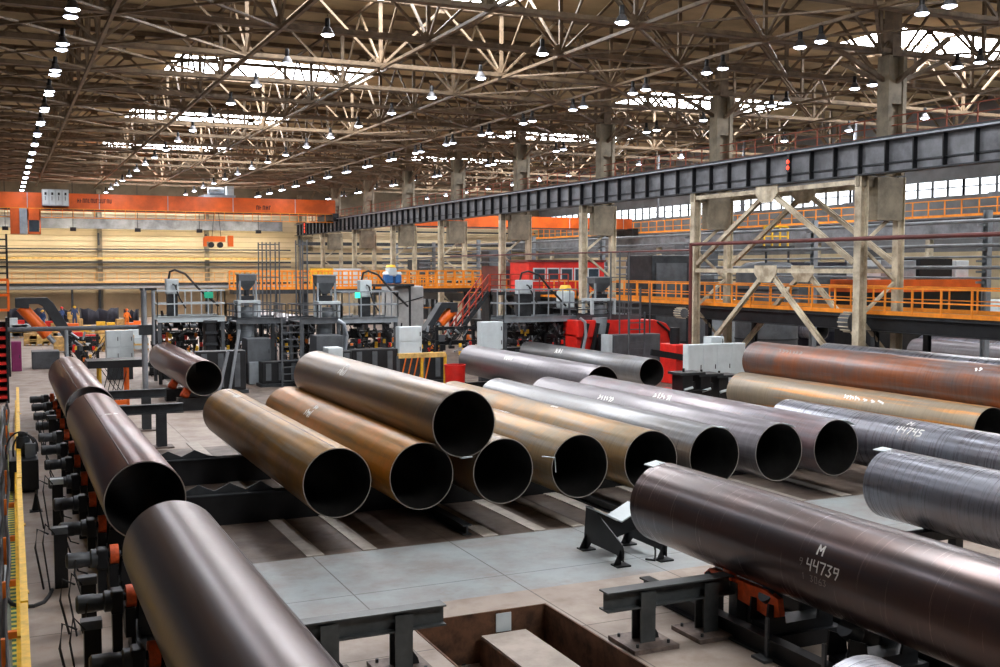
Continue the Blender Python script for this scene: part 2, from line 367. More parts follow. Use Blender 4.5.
pipe(20.2, 34.8, 4.36, 'mauve', 'mauve pipe behind the front row, its mouth half hidden', L=12.2, marks=[scrib(503,360,20.2,4.36,.8,6,.3)])
pipe(24.8, 38.6, 4.42, 'steel', 'smaller grey pipe in front of the red machine', r=.61, marks=[scrib(554,353,24.8,4.42,.7,5,.3,r=.61)])
pipe(7.24, 43.8, 4.38, 'maroon', 'dark pipe leaving the left welding station', marks=None, seam=-30)
pipe(7.2, -3.95, 4.34, 'blue', 'blue grey pipe barely peeping in at the bottom edge right of centre')
pipe(52.7, 60.0, 4.5, 'blue', 'distant dark blue pipe with open mouth under the walkway', r=.6)
pipe(47.6, 57.5, 4.9, 'steel', 'distant pale pipe lying below the dark blue pipe under the walkway', r=.55)
pipe(44.0, 31.2, 4.45, 'mauve', 'distant mauve pipe under the walkway at the right edge')
pipe(46.6, 33.2, 4.45, 'blue', 'distant grey pipe behind the mauve one at the right edge')
pipe(15.5, 60.0, 3.4, 'mauve', 'distant pipe passing below the grey tank in the centre', r=.65)
# wire hook beside mouth
h = MB(); q = [(10.55,20.75,1.62),(10.85,20.72,1.58),(10.88,20.72,1.25)]; h.path(q, .012, 6)
tag(h.build('wire_hook', M['lgrey']), 'bent wire hook between the third and fourth pipe mouths', 'hook')
# ------------------------------------------------------------------ floor, pit, walls, roof
PX0, PX1, PY0, PY1 = 5.78, 8.27, 6.0, 16.12
fl = MB(); FX0, FX1, FY0, FY1 = -14, 66, -12, 131
fl.box(FX0, PX0, FY0, FY1, -.3, 0); fl.box(PX1, FX1, FY0, FY1, -.3, 0); fl.box(PX0, PX1, FY0, PY0, -.3, 0); fl.box(PX0, PX1, PY1, FY1, -.3, 0)
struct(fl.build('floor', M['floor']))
pf = MB(); pf.box(PX0-.1, PX1+.1, PY0-.1, PY1+.1, -.95, -.82)
struct(pf.build('floor', mat('pit_floor', (.30,.24,.20), .8, 0, .3, 1.3)))
def trim(n, m, o): x = m.build('trim_%d' % n, o); return struct(x)
trim(1, MB().box(PX0, PX1, PY1-.03, PY1+.0, -.82, .012), M['rust'])
trim(2, MB().box(PX1-.03, PX1, PY0, PY1-.03, -.82, .012), M['rust'])
trim(3, MB().box(PX0, PX0+.03, PY0, PY1-.03, -.82, .012), M['rust'])
st_ = MB().box(7.0, 7.85, 6.0, 16.0, -.82, -.36)
struct(MB().box(7.02, 7.83, 6.0, 12.9, -.36, -.33).box(7.02, 7.83, 12.93, 15.98, -.36, -.33).build('trim_4', mat('pit_step_top', (.42,.36,.31), .75, 0, .2, 2)))
trim(5, st_, M['rust'])
gc = P(458, 659, z=-.8)
g = thing('drain_grate', 'round black cast drain grate on the pit floor', 'drain grate', (gc.x, gc.y, -.82))
MB().lathe((gc.x,gc.y,-.82), [(.26,0),(.26,.03),(.22,.03),(.22,0)], 24).build('grate_ring', M['black'], g)
gb = MB()
for k in range(-3, 4): w = math.sqrt(.22**2-(k*.058)**2); gb.cbox((gc.x+k*.058, gc.y, -.80), .022, 2*w, .02)
gb.build('grate_bars', M['black'], g)
pa = P(496, 614, Y=PY1-.04); pb = P(511, 630, Y=PY1-.04)
tag(MB().box(pa.x, pb.x, PY1-.05, PY1-.031, pb.z, pa.z).build('wall_plate', M['white']), 'pale square plate on the rusty far wall of the pit', 'plate')
# pale concrete strips under the stored pipes
cs = mat('pale_concrete_strip', (.42,.38,.33), .75, 0, .25, 2)
for i, (x0, w) in enumerate([(5.35,.35),(6.5,.3),(9.15,.35),(10.35,.3),(11.3,.28),(12.3,.35),(14.4,.4),(16.3,.35),(17.5,.3),(18.9,.35)]):
    struct(MB().box(x0, x0+w, 20.72, 36, 0, .02).build('trim_%d' % (10+i), cs))
# walls
struct(MB().box(FX0, 66.6, 131, 131.3, -.3, 18.6).build('wall_back', M['wall']))
struct(MB().box(FX0, 66, 130.88, 131, 0, 3.3).build('wall_falloff_band', mat('painted_falloff_tan', (.40,.31,.19), .8, 0, .2, .3)))  # tan band added low on the wall, light falloff painted into its colour
sl = MB()
for k in range(14): sl.box(FX0, 66, 130.9, 131, 3.9+.6*k, 3.93+.6*k)
struct(sl.build('trim_60', mat('siding_joint', (.30,.23,.14), .8)))
# far right wall with its glazed band
wr = MB(); wr.box(66, 66.3, -12, 131, 6.9, 11.15).box(66, 66.3, -12, 131, 12.35, 18.6).build('wall_right', mat('far_wall_paint', (.20,.21,.22), .8, 0, .3, .3))
struct(MB().box(66, 66.3, -12, 131, -.3, 6.9).build('wall_right_lower', mat('far_wall_cream', (.66,.56,.36), .8, 0, .2, .3)))
struct(bpy.data.objects['wall_right'])
k = 0
for y0 in range(-12, 131, 12):
    k += 1; w = struct(MB().box(66.1, 66.16, y0+.1, y0+11.9, 11.15, 12.35).build('window_%d' % k, M['window']))
    fb = MB()
    for j in range(9): yy = y0+j*1.5; fb.box(66.0, 66.1, yy-.09, yy+.09, 11.15, 12.35)
    fb.box(65.98, 66.1, y0, y0+12, 11.75, 11.82).build('window_frame', M['dkgrey'], w)
# roof deck, skylights
ZD = 18.25
SKY = [(9.8, 22.6, y) for y in (-2.3, 21.7, 45.7, 69.7, 93.7, 117.7)]+[(43, 56.5, y) for y in (21.7, 45.7, 69.7, 93.7, 117.7)]
ce = MB(); sw = 2.9
ys = sorted({FY0, FY1}|{s[2]-sw for s in SKY}|{s[2]+sw for s in SKY})
for y0, y1 in zip(ys, ys[1:]):
    hol = [s for s in SKY if s[2]-sw <= y0+.01 and s[2]+sw >= y1-.01]
    xs = [FX0]+[v for s in sorted(hol) for v in (s[0], s[1])]+[66]
    for a, b_ in zip(xs[::2], xs[1::2]): ce.box(a, b_, y0, y1, ZD, ZD+.2)
struct(ce.build('ceiling', M['deck']))
for i, (a, b_, y) in enumerate(SKY):
    w = struct(MB().box(a, b_, y-sw, y+sw, ZD+.05, ZD+.1).build('window_%d' % (30+i), M['pane']))
    cb = MB(); cb.box(a-.1, a, y-sw, y+sw, ZD, ZD+.4).box(b_, b_+.1, y-sw, y+sw, ZD, ZD+.4).box(a, b_, y-sw-.1, y-sw, ZD, ZD+.4).box(a, b_, y+sw, y+sw+.1, ZD, ZD+.4)
    cb.build('window_curb', M['trusslight'], w)
    mb = MB()
    for j in range(1, 4): mb.box(a+(b_-a)*j/4-.03, a+(b_-a)*j/4+.03, y-sw, y+sw, ZD+.0, ZD+.05)
    mb.build('glazing_bars', M['trusslight'], w)
# purlins across the hall under the deck
n = 0
y = 19.0
while y < 131:
    if not any(abs(y-s[2]) < sw for s in SKY):
        n += 1; struct(MB().ibeam((FX0, y, ZD-.14), (66, y, ZD-.14), .10, .22, .02).build('trim_%d' % (100+n), M['truss']))
    y += 3.0
# roof trusses
ZL, ZU = 14.8, 17.7
def truss(x0, nb, y, lm, lab):
    t = thing('roof_truss', lab, 'roof truss', (x0, y, ZL), 'roof trusses')
    L_ = nb*6
    MB().angle((x0, y-.1, ZL), (x0+L_, y-.1, ZL), .19, .03).angle((x0+L_, y+.1, ZL), (x0, y+.1, ZL), .19, .03).build('lower_chord', lm, t)
    MB().angle((x0, y-.09, ZU), (x0+L_, y-.09, ZU), .15, .03).angle((x0+L_, y+.09, ZU), (x0, y+.09, ZU), .15, .03).build('upper_chord', lm, t)
    for i in range(nb+1):
        x = x0+6*i
        MB().bar((x, y, ZL), (x, y, ZU), .16, .12).build('vertical_post', lm, t)
        MB().prism([(x-.42, ZL-.06), (x+.42, ZL-.06), (x+.42, ZL+.08), (x+.16, ZL+.36), (x-.16, ZL+.36), (x-.42, ZL+.08)], y-.015, y+.015, 'y').build('gusset_plate', lm, t)
        if i < nb:
            MB().bar((x+.15, y, ZL+.12), (x+3, y, ZU-.05), .12, .10).build('diagonal', lm, t)
            MB().bar((x+5.85, y, ZL+.12), (x+3, y, ZU-.05), .12, .10).build('diagonal', lm, t)
            MB().prism([(x+2.7, ZU+.06), (x+3.3, ZU+.06), (x+3.3, ZU-.08), (x+3.12, ZU-.28), (x+2.88, ZU-.28), (x+2.7, ZU-.08)], y-.015, y+.015, 'y').build('gusset_plate', lm, t)
    return t
protoA = protoB = None; protos = {}
ty = [23.3+6*k for k in range(18)]
for k, y in enumerate(ty):
    lit = any(abs(y-s[2]) < 2.3 for s in SKY)
    for bay, x0, nb, nm in (('A', -2.15, 6, 'main hall'), ('B', 33.85, 5, 'side hall')):
        key = (bay, lit); lab = '%s steel roof truss over the %s, %s from the viewer' % ('cream daylit' if lit else 'brown', nm, ORD[k+1])
        if key not in protos: protos[key] = truss(x0, nb, y, M['truss'], lab); 
        else:
            c = copy_tree(protos[key]); c.location.y = y; c['label'] = lab
# lengthwise roof trusses along the hall
def ltruss(x, lab):
    t = thing('lengthwise_truss', lab, 'roof truss', (x, 17.3, ZL), 'lengthwise roof trusses')
    MB().bar((x, 17.3, ZL-.12), (x, 131, ZL-.12), .14, .12).build('lower_chord', M['truss'], t)
    MB().bar((x, 17.3, ZU+.14), (x, 131, ZU+.14), .14, .12).build('upper_chord', M['truss'], t)
    for k in range(18):
        y = 17.3+6*k
        MB().bar((x, y, ZL), (x, y+3, ZU), .09, .09).build('diagonal', M['truss'], t)
        MB().bar((x, y+6, ZL), (x, y+3, ZU), .09, .09).build('diagonal', M['truss'], t)
for x, lab in ((3.85,'left of the hall'), (9.85,'at the left ends of the skylights'), (15.85,'along the middle of the skylights'), (21.85,'at the right ends of the skylights'), (27.85,'one bay left of the columns'), (39.85,'one bay right of the columns'), (45.85,'far in the side hall')):
    ltruss(x, 'brown lengthwise roof truss running '+lab)
# flat bracing between truss feet
def brace(x0, lab):
    t = thing('roof_bracing', lab, 'roof bracing', (x0, 17.3, ZL), 'flat zigzag roof bracing')
    for k in range(18):
        y = 17.3+6*k
        MB().bar((x0, y, ZL-.06), (x0+3, y+3, ZL-.06), .12, .08).build('brace', M['truss'], t)
        MB().bar((x0+3, y+3, ZL-.06), (x0+6, y+6, ZL-.06), .12, .08).build('brace', M['truss'], t)
        MB().bar((x0+6, y, ZL-.08), (x0, y+6, ZL-.08), .12, .08).build('brace', M['truss'], t)
brace(-2.15, 'crossed flat bracing between truss feet at the far left of the roof')
brace(3.85, 'crossed flat bracing between truss feet left of the skylights')
brace(21.85, 'crossed flat bracing between truss feet right of the skylights')
brace(27.85, 'crossed flat bracing between truss feet beside the columns')
brace(35.85, 'crossed flat bracing between truss feet over the side hall')
# ------------------------------------------------------------------ high bay lamps
def lamp(x, y, z, lab):
    t = thing('high_bay_lamp', lab, 'ceiling lamp', (x, y, z), 'high bay lamps')
    MB().path([(x, y, ZL-.08), (x+.02, y, z+.72)], .012, 6).build('hanger_rod', M['black'], t)
    MB().lathe((x, y, z), [(.0,.58),(.07,.58),(.09,.54),(.09,.26),(.0,.26)], 14).build('gear_housing', M['black'], t, True)
    MB().lathe((x, y, z), [(.09,.28),(.13,.23),(.20,.10),(.24,0),(.23,0),(.12,.22)], 18).build('reflector', M['refl'], t, True)
    MB().lathe((x, y, z), [(.0,-.08),(.12,-.065),(.20,-.03),(.235,.0),(0,.03)], 18).build('lens', M['lamp'], t)
    return t
lp = None; ZLAMP = 14.05
rows = [(2.35, 'leftmost row', 20.2, 2), (10.9, 'second row from left', 26.5, 1), (19.5, 'third row from left', 26.4, 1), (27.8, 'row left of the columns', 26.0, 2), (36.5, 'row right of the columns', 26.5, 2), (47.3, 'side hall row', 27.8, 1)]
lights = []
for rx, rn, y0, npair in rows:
    k = 0; y = y0
    while y < 127:
        k += 1; y = y0+6*(k-1)
        for j in range(npair):
            yy = y+j*1.15; lab = 'high bay lamp in the %s, %s from the viewer%s' % (rn, ORD[min(k,20)], ('', ', rear twin')[j] if npair > 1 else '')
            if lp is None: lp = lamp(rx, yy, ZLAMP, lab)
            else: c = copy_tree(lp); c.location = (rx, yy, ZLAMP); c['label'] = lab
        lights.append((rx, y+.57))
for i, (x, y) in enumerate(lights):
    ld = bpy.data.lights.new('lamp_light', 'AREA'); ld.shape = 'DISK'; ld.size = .6; ld.energy = 150; ld.color = (.93,.93,1)
    lo = bpy.data.objects.new('lamp_light', ld); C.objects.link(lo); lo.location = (x, y, ZLAMP-.06)
# ------------------------------------------------------------------ columns and crane girder
XC = 33.0; XR = 35.1
def column(y, lab):
    t = thing('crane_column', lab, 'column', (XC, y, 0), 'lattice crane columns')
    MB().ibeam((XC, y, 0), (XC, y, 9.55), .38, .42, .04, (1,0,0)).build('front_leg', M['cream'], t)
    MB().ibeam((XR, y, 0), (XR, y, 9.55), .32, .38, .04, (1,0,0)).build('rear_leg', M['cream'], t)
    for z0, z1 in ((1.5,3.6),(5.0,6.6)):
        MB().bar((XC, y, z1), (XR, y, z0), .12, .12).build('lacing_bar', M['cream'], t)
        MB().bar((XC, y, z1), (XR, y, z1+1.6), .12, .12).build('lacing_bar', M['cream'], t)
    MB().box(XC-.25, XR+.2, y-.1, y+.1, 9.1, 9.55).box(XC+.6, XR-.1, y-.3, y+.3, 7.7, 9.5).build('crane_bracket', M['concrete_col'], t)
    u = MB(); u.box(34.05, 34.25, y-.33, y+.33, 9.6, 14.6).box(34.85, 35.05, y-.33, y+.33, 9.6, 14.6).box(34.25, 34.85, y-.06, y+.06, 9.6, 14.6).box(34.25,34.85,y-.28,y+.28,12.6,13.6)
    u.build('upper_shaft', M['concrete_col'], t)
    MB().box(34.3, 34.8, y-.25, y+.25, 14.6, ZU).build('shaft_head', M['truss'], t)
    for dx, dy in ((-3.3,0),(3.3,0),(0,3.),(0,-3.)):
        MB().bar((34.55, y, 13.4), (34.55+dx, y+dy, ZL+.0 if dx else ZL), .16, .16).build('knee_brace', M['truss'], t)
    MB().box(XC-.5, XC+.5, y-.5, y+.5, 0, .12).build('base_plate', M['dark'], t)
    return t
c0 = column(23.3, 'cream lattice column just outside the right edge')
for k in range(1, 10):
    c = copy_tree(c0); c.location.y = 23.3+12*k; c['label'] = 'cream lattice crane column, %s from the right edge' % ORD[k]
# girder
gz0, gz1 = 9.6, 10.85
gt = thing('crane_runway_girder', 'dark blue grey riveted crane girder running on the columns', 'girder', (XC, 10, gz0))
MB().box(XC-.02, XC+.02, 10, 131, gz0, gz1).build('web_plate', M['girder'], gt)
MB().box(XC-.28, XC+.28, 10, 131, gz1, gz1+.06).build('top_flange', M['girder'], gt)
MB().box(XC-.28, XC+.28, 10, 131, gz0-.06, gz0).build('bottom_flange', M['dark'], gt)
MB().box(XC-.36, XC-.30, 10, 131, gz1+.02, gz1+.08).build('conductor_rail', M['galv'], gt, label='pale conductor strip along the top edge')
MB().box(XC-.04, XC+.04, 10, 131, gz1+.06, gz1+.22).build('crane_rail', M['dark'], gt)
ng = 0
for k in range(80):
    y = 11.3+1.5*k
    if y < 131: MB().box(XC-.24, XC-.02, y-.03, y+.03, gz0, gz1).build('stiffener', M['black'], gt)
MB().box(XC-.09, XC-.02, 10, 131, gz0+.32, gz0+.38).build('stiffener_band', M['dark'], gt)
def railing(name, lab, cat, p, q, h=1.1, step=1.5, mat_=None, toe=True, posts=True, mid=1, r=.03, group=None, pr=None):
    p = Vector(p); q = Vector(q); m = mat_ or M['rail']; t = thing(name, lab, cat, p, group); up = Vector((0,0,1))
    MB().bar(p+up*h, q+up*h, r*2).build('top_rail', m, t)
    for k in range(mid): zz = h*(k+1)/(mid+1); MB().bar(p+up*zz, q+up*zz, r*1.6).build('mid_rail', m, t)
    if toe: MB().bar(p+up*.09, q+up*.09, .02, .18).build('toe_board', m, t)
    n = max(1, round((q-p).length/step))
    for k in range(n+1):
        a = p+(q-p)*k/n; MB().bar(a, a+up*h, (pr or r)*2).build('post', m, t)
    return t
railing('guard_railing', 'rusty red guard railing on top of the crane girder', 'railing', (34.3,14,gz1+.05), (34.3,130,gz1+.05), 1.15, 1.5, mat('rust_red_rail', (.30,.07,.03), .6, 0, .3), True, mid=2, r=.025)
tag(MB().box(33.3, 34.4, 12, 130.5, gz1-.02, gz1+.05).build('girder_walkway', M['dark']), 'narrow dark walkway deck along the crane girder', 'walkway')
sg = P(789, 163, X=XC-.4)
s_ = thing('signal_light', 'red signal lamps hanging on the crane girder at right', 'signal lamp', sg)
MB().cbox(sg, .12, .2, .8).build('lamp_housing', M['black'], s_)
for k in (-.22, .05): MB().lathe(sg+Vector((-.08,0,k)), [(0,-.02),(.09,0),(.09,.04)], 12, 'x').build('red_lens', M['signal'], s_)
sg = P(305, 228, X=XC-.4)
s_ = thing('signal_light', 'red signal lamps at the far end of the crane girder', 'signal lamp', sg)
MB().cbox(sg, .12, .3, 1.4).build('lamp_housing', M['black'], s_)
for k in (-.4, .0, .4): MB().lathe(sg+Vector((-.08,0,k)), [(0,-.02),(.14,0),(.14,.04)], 12, 'x').build('red_lens', M['signal'], s_)
# portal bracing between two columns
def portal(x, lab):
    t = thing('portal_bracing', lab, 'bracing', (x, 35.3, 0), 'portal bracings'); m = M['cream']; up = (1,0,0)
    y0, y1, ym = 35.5, 47.1, 41.3; zt, zm = 9.3, 5.55
    for nm, a, b_ in (('top_strut',(x,y0,zt),(x,y1,zt)), ('middle_strut',(x,y0,zm),(x,y1,zm)),
                      ('diagonal',(x,ym-.3,zt-.2),(x,y0+.1,zm+.35)), ('diagonal',(x,ym+.3,zt-.2),(x,y1-.1,zm+.35)),
                      ('diagonal',(x,ym-.3,zm-.2),(x,y0+.1,.8)), ('diagonal',(x,ym+.3,zm-.2),(x,y1-.1,.8))):
        MB().ibeam(a, b_, .2, .2, .03, up).build(nm, m, t)
    for z in (zt, zm): MB().prism([(ym-.8,z+.25),(ym+.8,z+.25),(ym+.8,z-.15),(ym+.4,z-.55),(ym-.4,z-.55),(ym-.8,z-.15)], x-.17, x-.14, 'x').build('gusset_plate', m, t)
portal(XC-.05, 'cream steel portal bracing between the two nearest columns, nearer frame')
portal(XR+.05, 'cream steel portal bracing behind the two nearest columns, farther frame')
# walkway platform with orange rail
WZ = 3.72
wk = thing('walkway_platform', 'long dark steel walkway behind the columns', 'walkway', (33.7, 18, 0))
MB().box(33.6, 37.2, 18, 112, WZ-.12, WZ).build('deck', M['dark'], wk)
MB().ibeam((33.62,18,WZ-.42), (33.62,112,WZ-.42), .3, .6, .03).build('edge_beam', M['black'], wk)
MB().ibeam((37.1,18,WZ-.42), (37.1,112,WZ-.42), .3, .6, .03).build('edge_beam', M['black'], wk)
for k in range(8):
    for x in (33.9, 36.9): MB().ibeam((x,24+12*k-.7,0), (x,24+12*k-.7,WZ-.72), .25, .25, .03, (1,0,0)).build('leg', M['dark'], wk)
railing('walkway_railing', 'bright orange railing along the near edge of the long walkway', 'railing', (33.55,18,WZ), (33.55,112,WZ), 1.12, 1.5, M['rail'], True, r=.035)
railing('walkway_railing', 'bright orange railing along the far edge of the long walkway', 'railing', (37.2,18,WZ), (37.2,112,WZ), 1.12, 1.5, M['rail'], True, r=.03)
# service pipes
def pipeline(pts, r, m, lab, nm='service_pipe'): return tag(MB().path(pts, r, 10).build(nm, m, None, True), lab, 'service pipe')
pipeline([(32.5,20,6.9),(32.5,46.9,6.9)], .09, M['dred'], 'dark maroon pipe running along the columns at mid height')
pipeline([(32.45,46.9,6.95),(32.45,46.9,.1)], .09, M['dred'], 'maroon riser going down beside the second column')
pipeline([(32.5,47.1,6.6),(32.5,80,6.6)], .05, M['dred'], 'thin maroon pipe running on behind the riser')
zz = [7.9,7.3,6.75,6.2,5.7,5.2]
pl = ['topmost','second','third','fourth','fifth','lowest']
for i, z in enumerate(zz):
    pipeline([(42,22,z),(42,125,z)], .055 if i % 2 else .09, M['grey'], '%s of the grey service pipes in the side hall' % pl[i])
for k in range(9):
    y = 25+12*k
    t = thing('pipe_rack_post', 'grey pipe rack post in the side hall, %s from the right' % ORD[k+1], 'pipe rack', (42.3, y, 0), 'pipe rack posts')
    MB().ibeam((42.35,y,0), (42.35,y,8.4), .3, .3, .03).build('post', M['grey'], t)
    for z in zz: MB().bar((41.7,y,z-.2), (42.4,y,z-.2), .1).build('bracket', M['grey'], t)
# side hall far crane girder, rail, columns
ft = thing('far_runway_girder', 'dark crane girder along the far side hall wall', 'girder', (62,10,7.8))
MB().ibeam((62,10,8.5), (62,130.8,8.5), .6, 1.5, .06).build('beam', M['girder'], ft)
for k in range(12): MB().box(61.8,62.2,11.3+12*k-.2,11.3+12*k+.2,0,7.8).build('column', M['cream'], ft)
railing('far_railing', 'orange railing on the far crane girder below the windows', 'railing', (61.7,14,9.3), (61.7,130,9.3), 1.2, 1.5, M['rail'], True, r=.04, mid=1)
for k in range(5):
    y = 30+11*k
    t = thing('girder_hanger', 'dark tee shaped hanger below the roof of the side hall, %s from the right' % ORD[k+1], 'hanger', (48,y,9), 'tee hangers')
    MB().bar((48,y,ZL-.15),(48,y,9.6),.14).build('rod', M['girder'], t); MB().bar((48,y-.9,9.6),(48,y+.9,9.6),.16,.24).build('crossbar', M['girder'], t)
# ------------------------------------------------------------------ foreground stands, cradle, skids
def rect(u0, v0, u1, v1, Y):
    a = P(u0, v0, Y=Y); b = P(u1, v1, Y=Y); return a.x, b.x, b.z, a.z
def bolt(b, x, y, z): b.lathe((x, y, z), [(0,.05),(.025,.05),(.025,0)], 6)
def stand(x0, x1, y, posts, lab):
    t = thing('beam_stand', lab, 'steel stand', (posts[0], y, 0), 'low beam stands')
    MB().ibeam((x0,y,.75), (x1,y,.75), .26, .30, .025).build('beam', M['dkgreen'], t)
    for x in posts:
        MB().box(x-.39, x+.39, y-.39, y+.39, 0, .07).build('base_plate', M['rustplate'], t, bevel=.006)
        p = MB().ibeam((x,y,.07), (x,y,.61), .26, .26, .02, (0,1,0)); p.build('post', M['dkgreen'], t)
        MB().box(x-.13, x+.13, y-.14, y-.12, .58, .84).build('end_plate', M['dkgreen'], t)
        MB().prism([(x+.13,.07),(x+.27,.07),(x+.25,.15),(x+.15,.30),(x+.13,.30)], y-.01, y+.01, 'y').build('gusset', M['black'], t)
        b = MB()
        for dx in (-.27,.27):
            for dy in (-.27,.27): bolt(b, x+dx, y+dy, .07)
        b.build('anchor_bolts', M['dark'], t)
M['dkgreen'] = mat('dark_olive_grey_paint', (.075,.082,.082), .42, .3, .3, 3)
M['rustplate'] = mat('rusty_base_plate', (.17,.13,.11), .6, .2, .5, 4, bump=.2)
ya = P(655, 652, z=.05).y
stand(8.02, 10.3, 13.74, (8.72, 9.87), 'low dark beam stand with two posts right of the pit')
stand(3.35, 5.66, 14.25, (3.95, 5.02), 'low dark beam stand left of the pit, partly behind the nearest pipe')
# cradle
cr = thing('pipe_cradle', 'black vee shaped pipe cradle bolted to the pale floor', 'cradle', (11.1, 18.2, 0))
for x, nm in ((10.65,0),(11.62,1)):
    z1 = .92 if nm == 0 else .62
    MB().prism([(17.5,.10),(17.62,.10),(17.75,.18),(18.75,.18),(18.9,.02),(19.05,.02),(18.95,.9 if nm==0 else .62),(18.72,z1),(17.55,.42),(17.5,.30)], x-.012, x+.012, 'x').build('side_plate', M['black'], cr, label='black flame cut side plate')
    for y in (17.6, 18.95): 
        MB().box(x-.15, x+.15, y-.13, y+.13, 0, .03).build('foot', M['black'], cr)
        MB().prism([(x, .03), (x-.16, .03), (x, .35)], y-.01, y+.01, 'y').build('foot_gusset', M['black'], cr)
v_ = MB(); v_.prism([(10.62,.90),(11.12,.66),(11.62,.90),(11.62,.87),(11.12,.63),(10.62,.87)], 18.35, 18.95, 'y').build('vee_tray', M['lgrey'], cr, label='pale worn vee shaped tray')
MB().prism([(10.66,.86),(11.12,.62),(11.60,.86),(11.60,.45),(11.12,.30),(10.66,.45)], 18.5, 18.54, 'y').build('cross_plate', M['black'], cr)
tag(MB().path([(11.3,17.75,.02),(11.42,17.6,.02),(11.5,17.72,.04),(11.62,17.9,.12),(11.65,18.0,.25)], .02).build('loose_cable', M['rubber']), 'short black cable end lying at the cradle foot', 'cable')
# skid beams carrying the front row
def skid(y, x0, x1, teeth, lab):
    t = thing('skid_beam', lab, 'skid beam', (x0, y, 0), 'skid beams under the pipe row')
    def zt(x): return .675-.0155*(x-6.02)
    MB().prism([(x0,.0),(x1,.0),(x1,zt(x1)),(x0,zt(x0))], y-.1, y+.1, 'y').build('beam', M['black'], t)
    MB().prism([(x0,zt(x0)-.03),(x1,zt(x1)-.03),(x1,zt(x1)),(x0,zt(x0))], y-.17, y+.17, 'y').build('flange', M['dark'], t)
    if teeth:
        out = [(x0,zt(x0))]; x = x0; k = 0
        while x < teeth: out.append((x, zt(x)+(.22 if k % 2 else .06))); x += .34; k += 1
        out.append((x, zt(x)))
        MB().prism(out, y-.02, y+.02, 'y').build('toothed_plate', M['dark'], t, label='zigzag toothed rack plate')
for y, te, l_ in ((24.2,5.2,'near black skid beam with toothed rack under the front row'),(29.0,5.0,'far black skid beam with toothed rack under the front row')):
    skid(y, 3.5, 22.6, te, l_)
for y, l_ in ((24.0,'near black rail beam under the stacked pipes at right'),(30.0,'far black rail beam under the stacked pipes at right')):
    skid(y, 23.4, 30.5, None, l_)
for y, l_ in ((37.2,'near black support beam under the mauve pipe'),(44.,'far black support beam under the mauve pipe')):
    tag(MB().ibeam((18.6,y,.32),(26.5,y,.32), .3, .62, .04).build('support_beam', M['black']), l_, 'support beam')
for x in (8.9, 12.8):
    tag(MB().ibeam((x,21.0,.12),(x,33.5,.12), .2, .22, .03).build('floor_rail', M['dark']), 'dark lengthwise rail on the floor under the front row, %s one' % ('left' if x < 10 else 'right'), 'floor rail')
# tee beams between the roller line and the left pipe
def teebeam(u0, u1, v, y, posts, lab):
    a = P(u0, v, Y=y); b = P(u1, v, Y=y); z = a.z
    t = thing('tee_beam', lab, 'steel stand', (a.x, y, 0))
    MB().ibeam((a.x,y,z-.15),(b.x,y,z-.15), .25, .3, .03).build('beam', M['dark'], t)
    for u in posts:
        x = P(u, v, Y=y).x; MB().ibeam((x,y,.05),(x,y,z-.3), .3, .3, .03, (0,1,0)).build('post', M['dark'], t)
        MB().box(x-.35,x+.35,y-.3,y+.3,0,.05).build('base_plate', M['rustplate'], t)
teebeam(118, 183, 406, 35.5, (161,), 'tee shaped dark beam stand beyond the middle roller pipe')
teebeam(108, 166, 391, 39.5, (146,), 'farther dark beam stand just right of the farthest roller pipe')
# roller conveyors
def station(x, y, motor, lab, side=-1, wheels=True):
    t = thing('roller_station', lab, 'pipe roller', (x, y, 0), 'roller stations under pipes')
    MB().box(x-.75, x+.75, y-.28, y+.28, 0, .22).box(x-.62, x+.62, y-.2, y+.2, .22, .38).build('pedestal', M['black'], t)
    for s in (-1, 1):
        c = Vector((x+s*.42, y, .74)); ax = Vector((math.cos(R(38)), 0, s*math.sin(R(38))))
        MB().tube(c-ax*.12, c+ax*.12, .14, None, 18).build('vee_roller', M['dark'], t, True)
        MB().prism([(x+s*.30,.38),(x+s*.66,.38),(x+s*.62,.72),(x+s*.34,.62)], y-.22, y-.18, 'y').build('roller_bracket', M['black'], t)
        MB().prism([(x+s*.30,.38),(x+s*.66,.38),(x+s*.62,.72),(x+s*.34,.62)], y+.18, y+.22, 'y').build('roller_bracket', M['black'], t)
    if wheels:
        MB().tube((x-.80,y,.80),(x-.66,y,.80), .17, None, 24).build('drive_wheel', M['wheel'], t, True, label='orange red wheel')
        MB().tube((x-.84,y,.80),(x-.62,y,.80), .06, None, 12).build('wheel_hub', M['dark'], t, True)
        MB().box(x-.82, x-.68, y-.16, y+.16, .22, .66).build('wheel_block', M['black'], t)
    if motor:
        L_ = .5
        MB().box(x-1.02, x-.84, y-.14, y+.14, .58, .93).build('gearbox', M['black'], t, bevel=.03)
        m = MB().lathe((x-1.0, y, .76), [(0,-L_),(.10,-L_),(.135,-L_+.03),(.135,-L_+.25),(.125,-L_+.27),(.125,-.12),(.16,-.10),(.16,0),(0,0)], 20, 'x')
        m.build('motor', M['motor'], t, True)
        for k in range(10): pass
        MB().box(x-1.0, x-.86, y-.08, y+.08, 0, .58).build('motor_bracket', M['black'], t)
        MB().path([(x-1.35,y-.13,.8),(x-1.38,y-.2,.6),(x-1.3,y-.3,.3),(x-1.2,y-.45,.06),(x-1.05,y-.6,.03)], .016, 6).build('motor_cable', M['rubber'], t)
    return t
M['wheel'] = mat('orange_red_wheel', (.70,.10,.02), .5, 0, .3, 8); M['motor'] = mat('motor_dark_paint', (.05,.055,.06), .4, .3, .3)
ys_ = [9.2,11.6,14.1,16.8,19.4,21.8,24.2,26.7,29.2,31.6,34,36.5,39,41.5,44]
pr = None
for i, y in enumerate(ys_):
    lab = 'motor driven roller station on the left line, %s from the viewer' % ORD[i+1]
    if pr is None: pr = station(2.38, y, True, lab)
    else: c = copy_tree(pr); c.location.y = y; c['label'] = lab
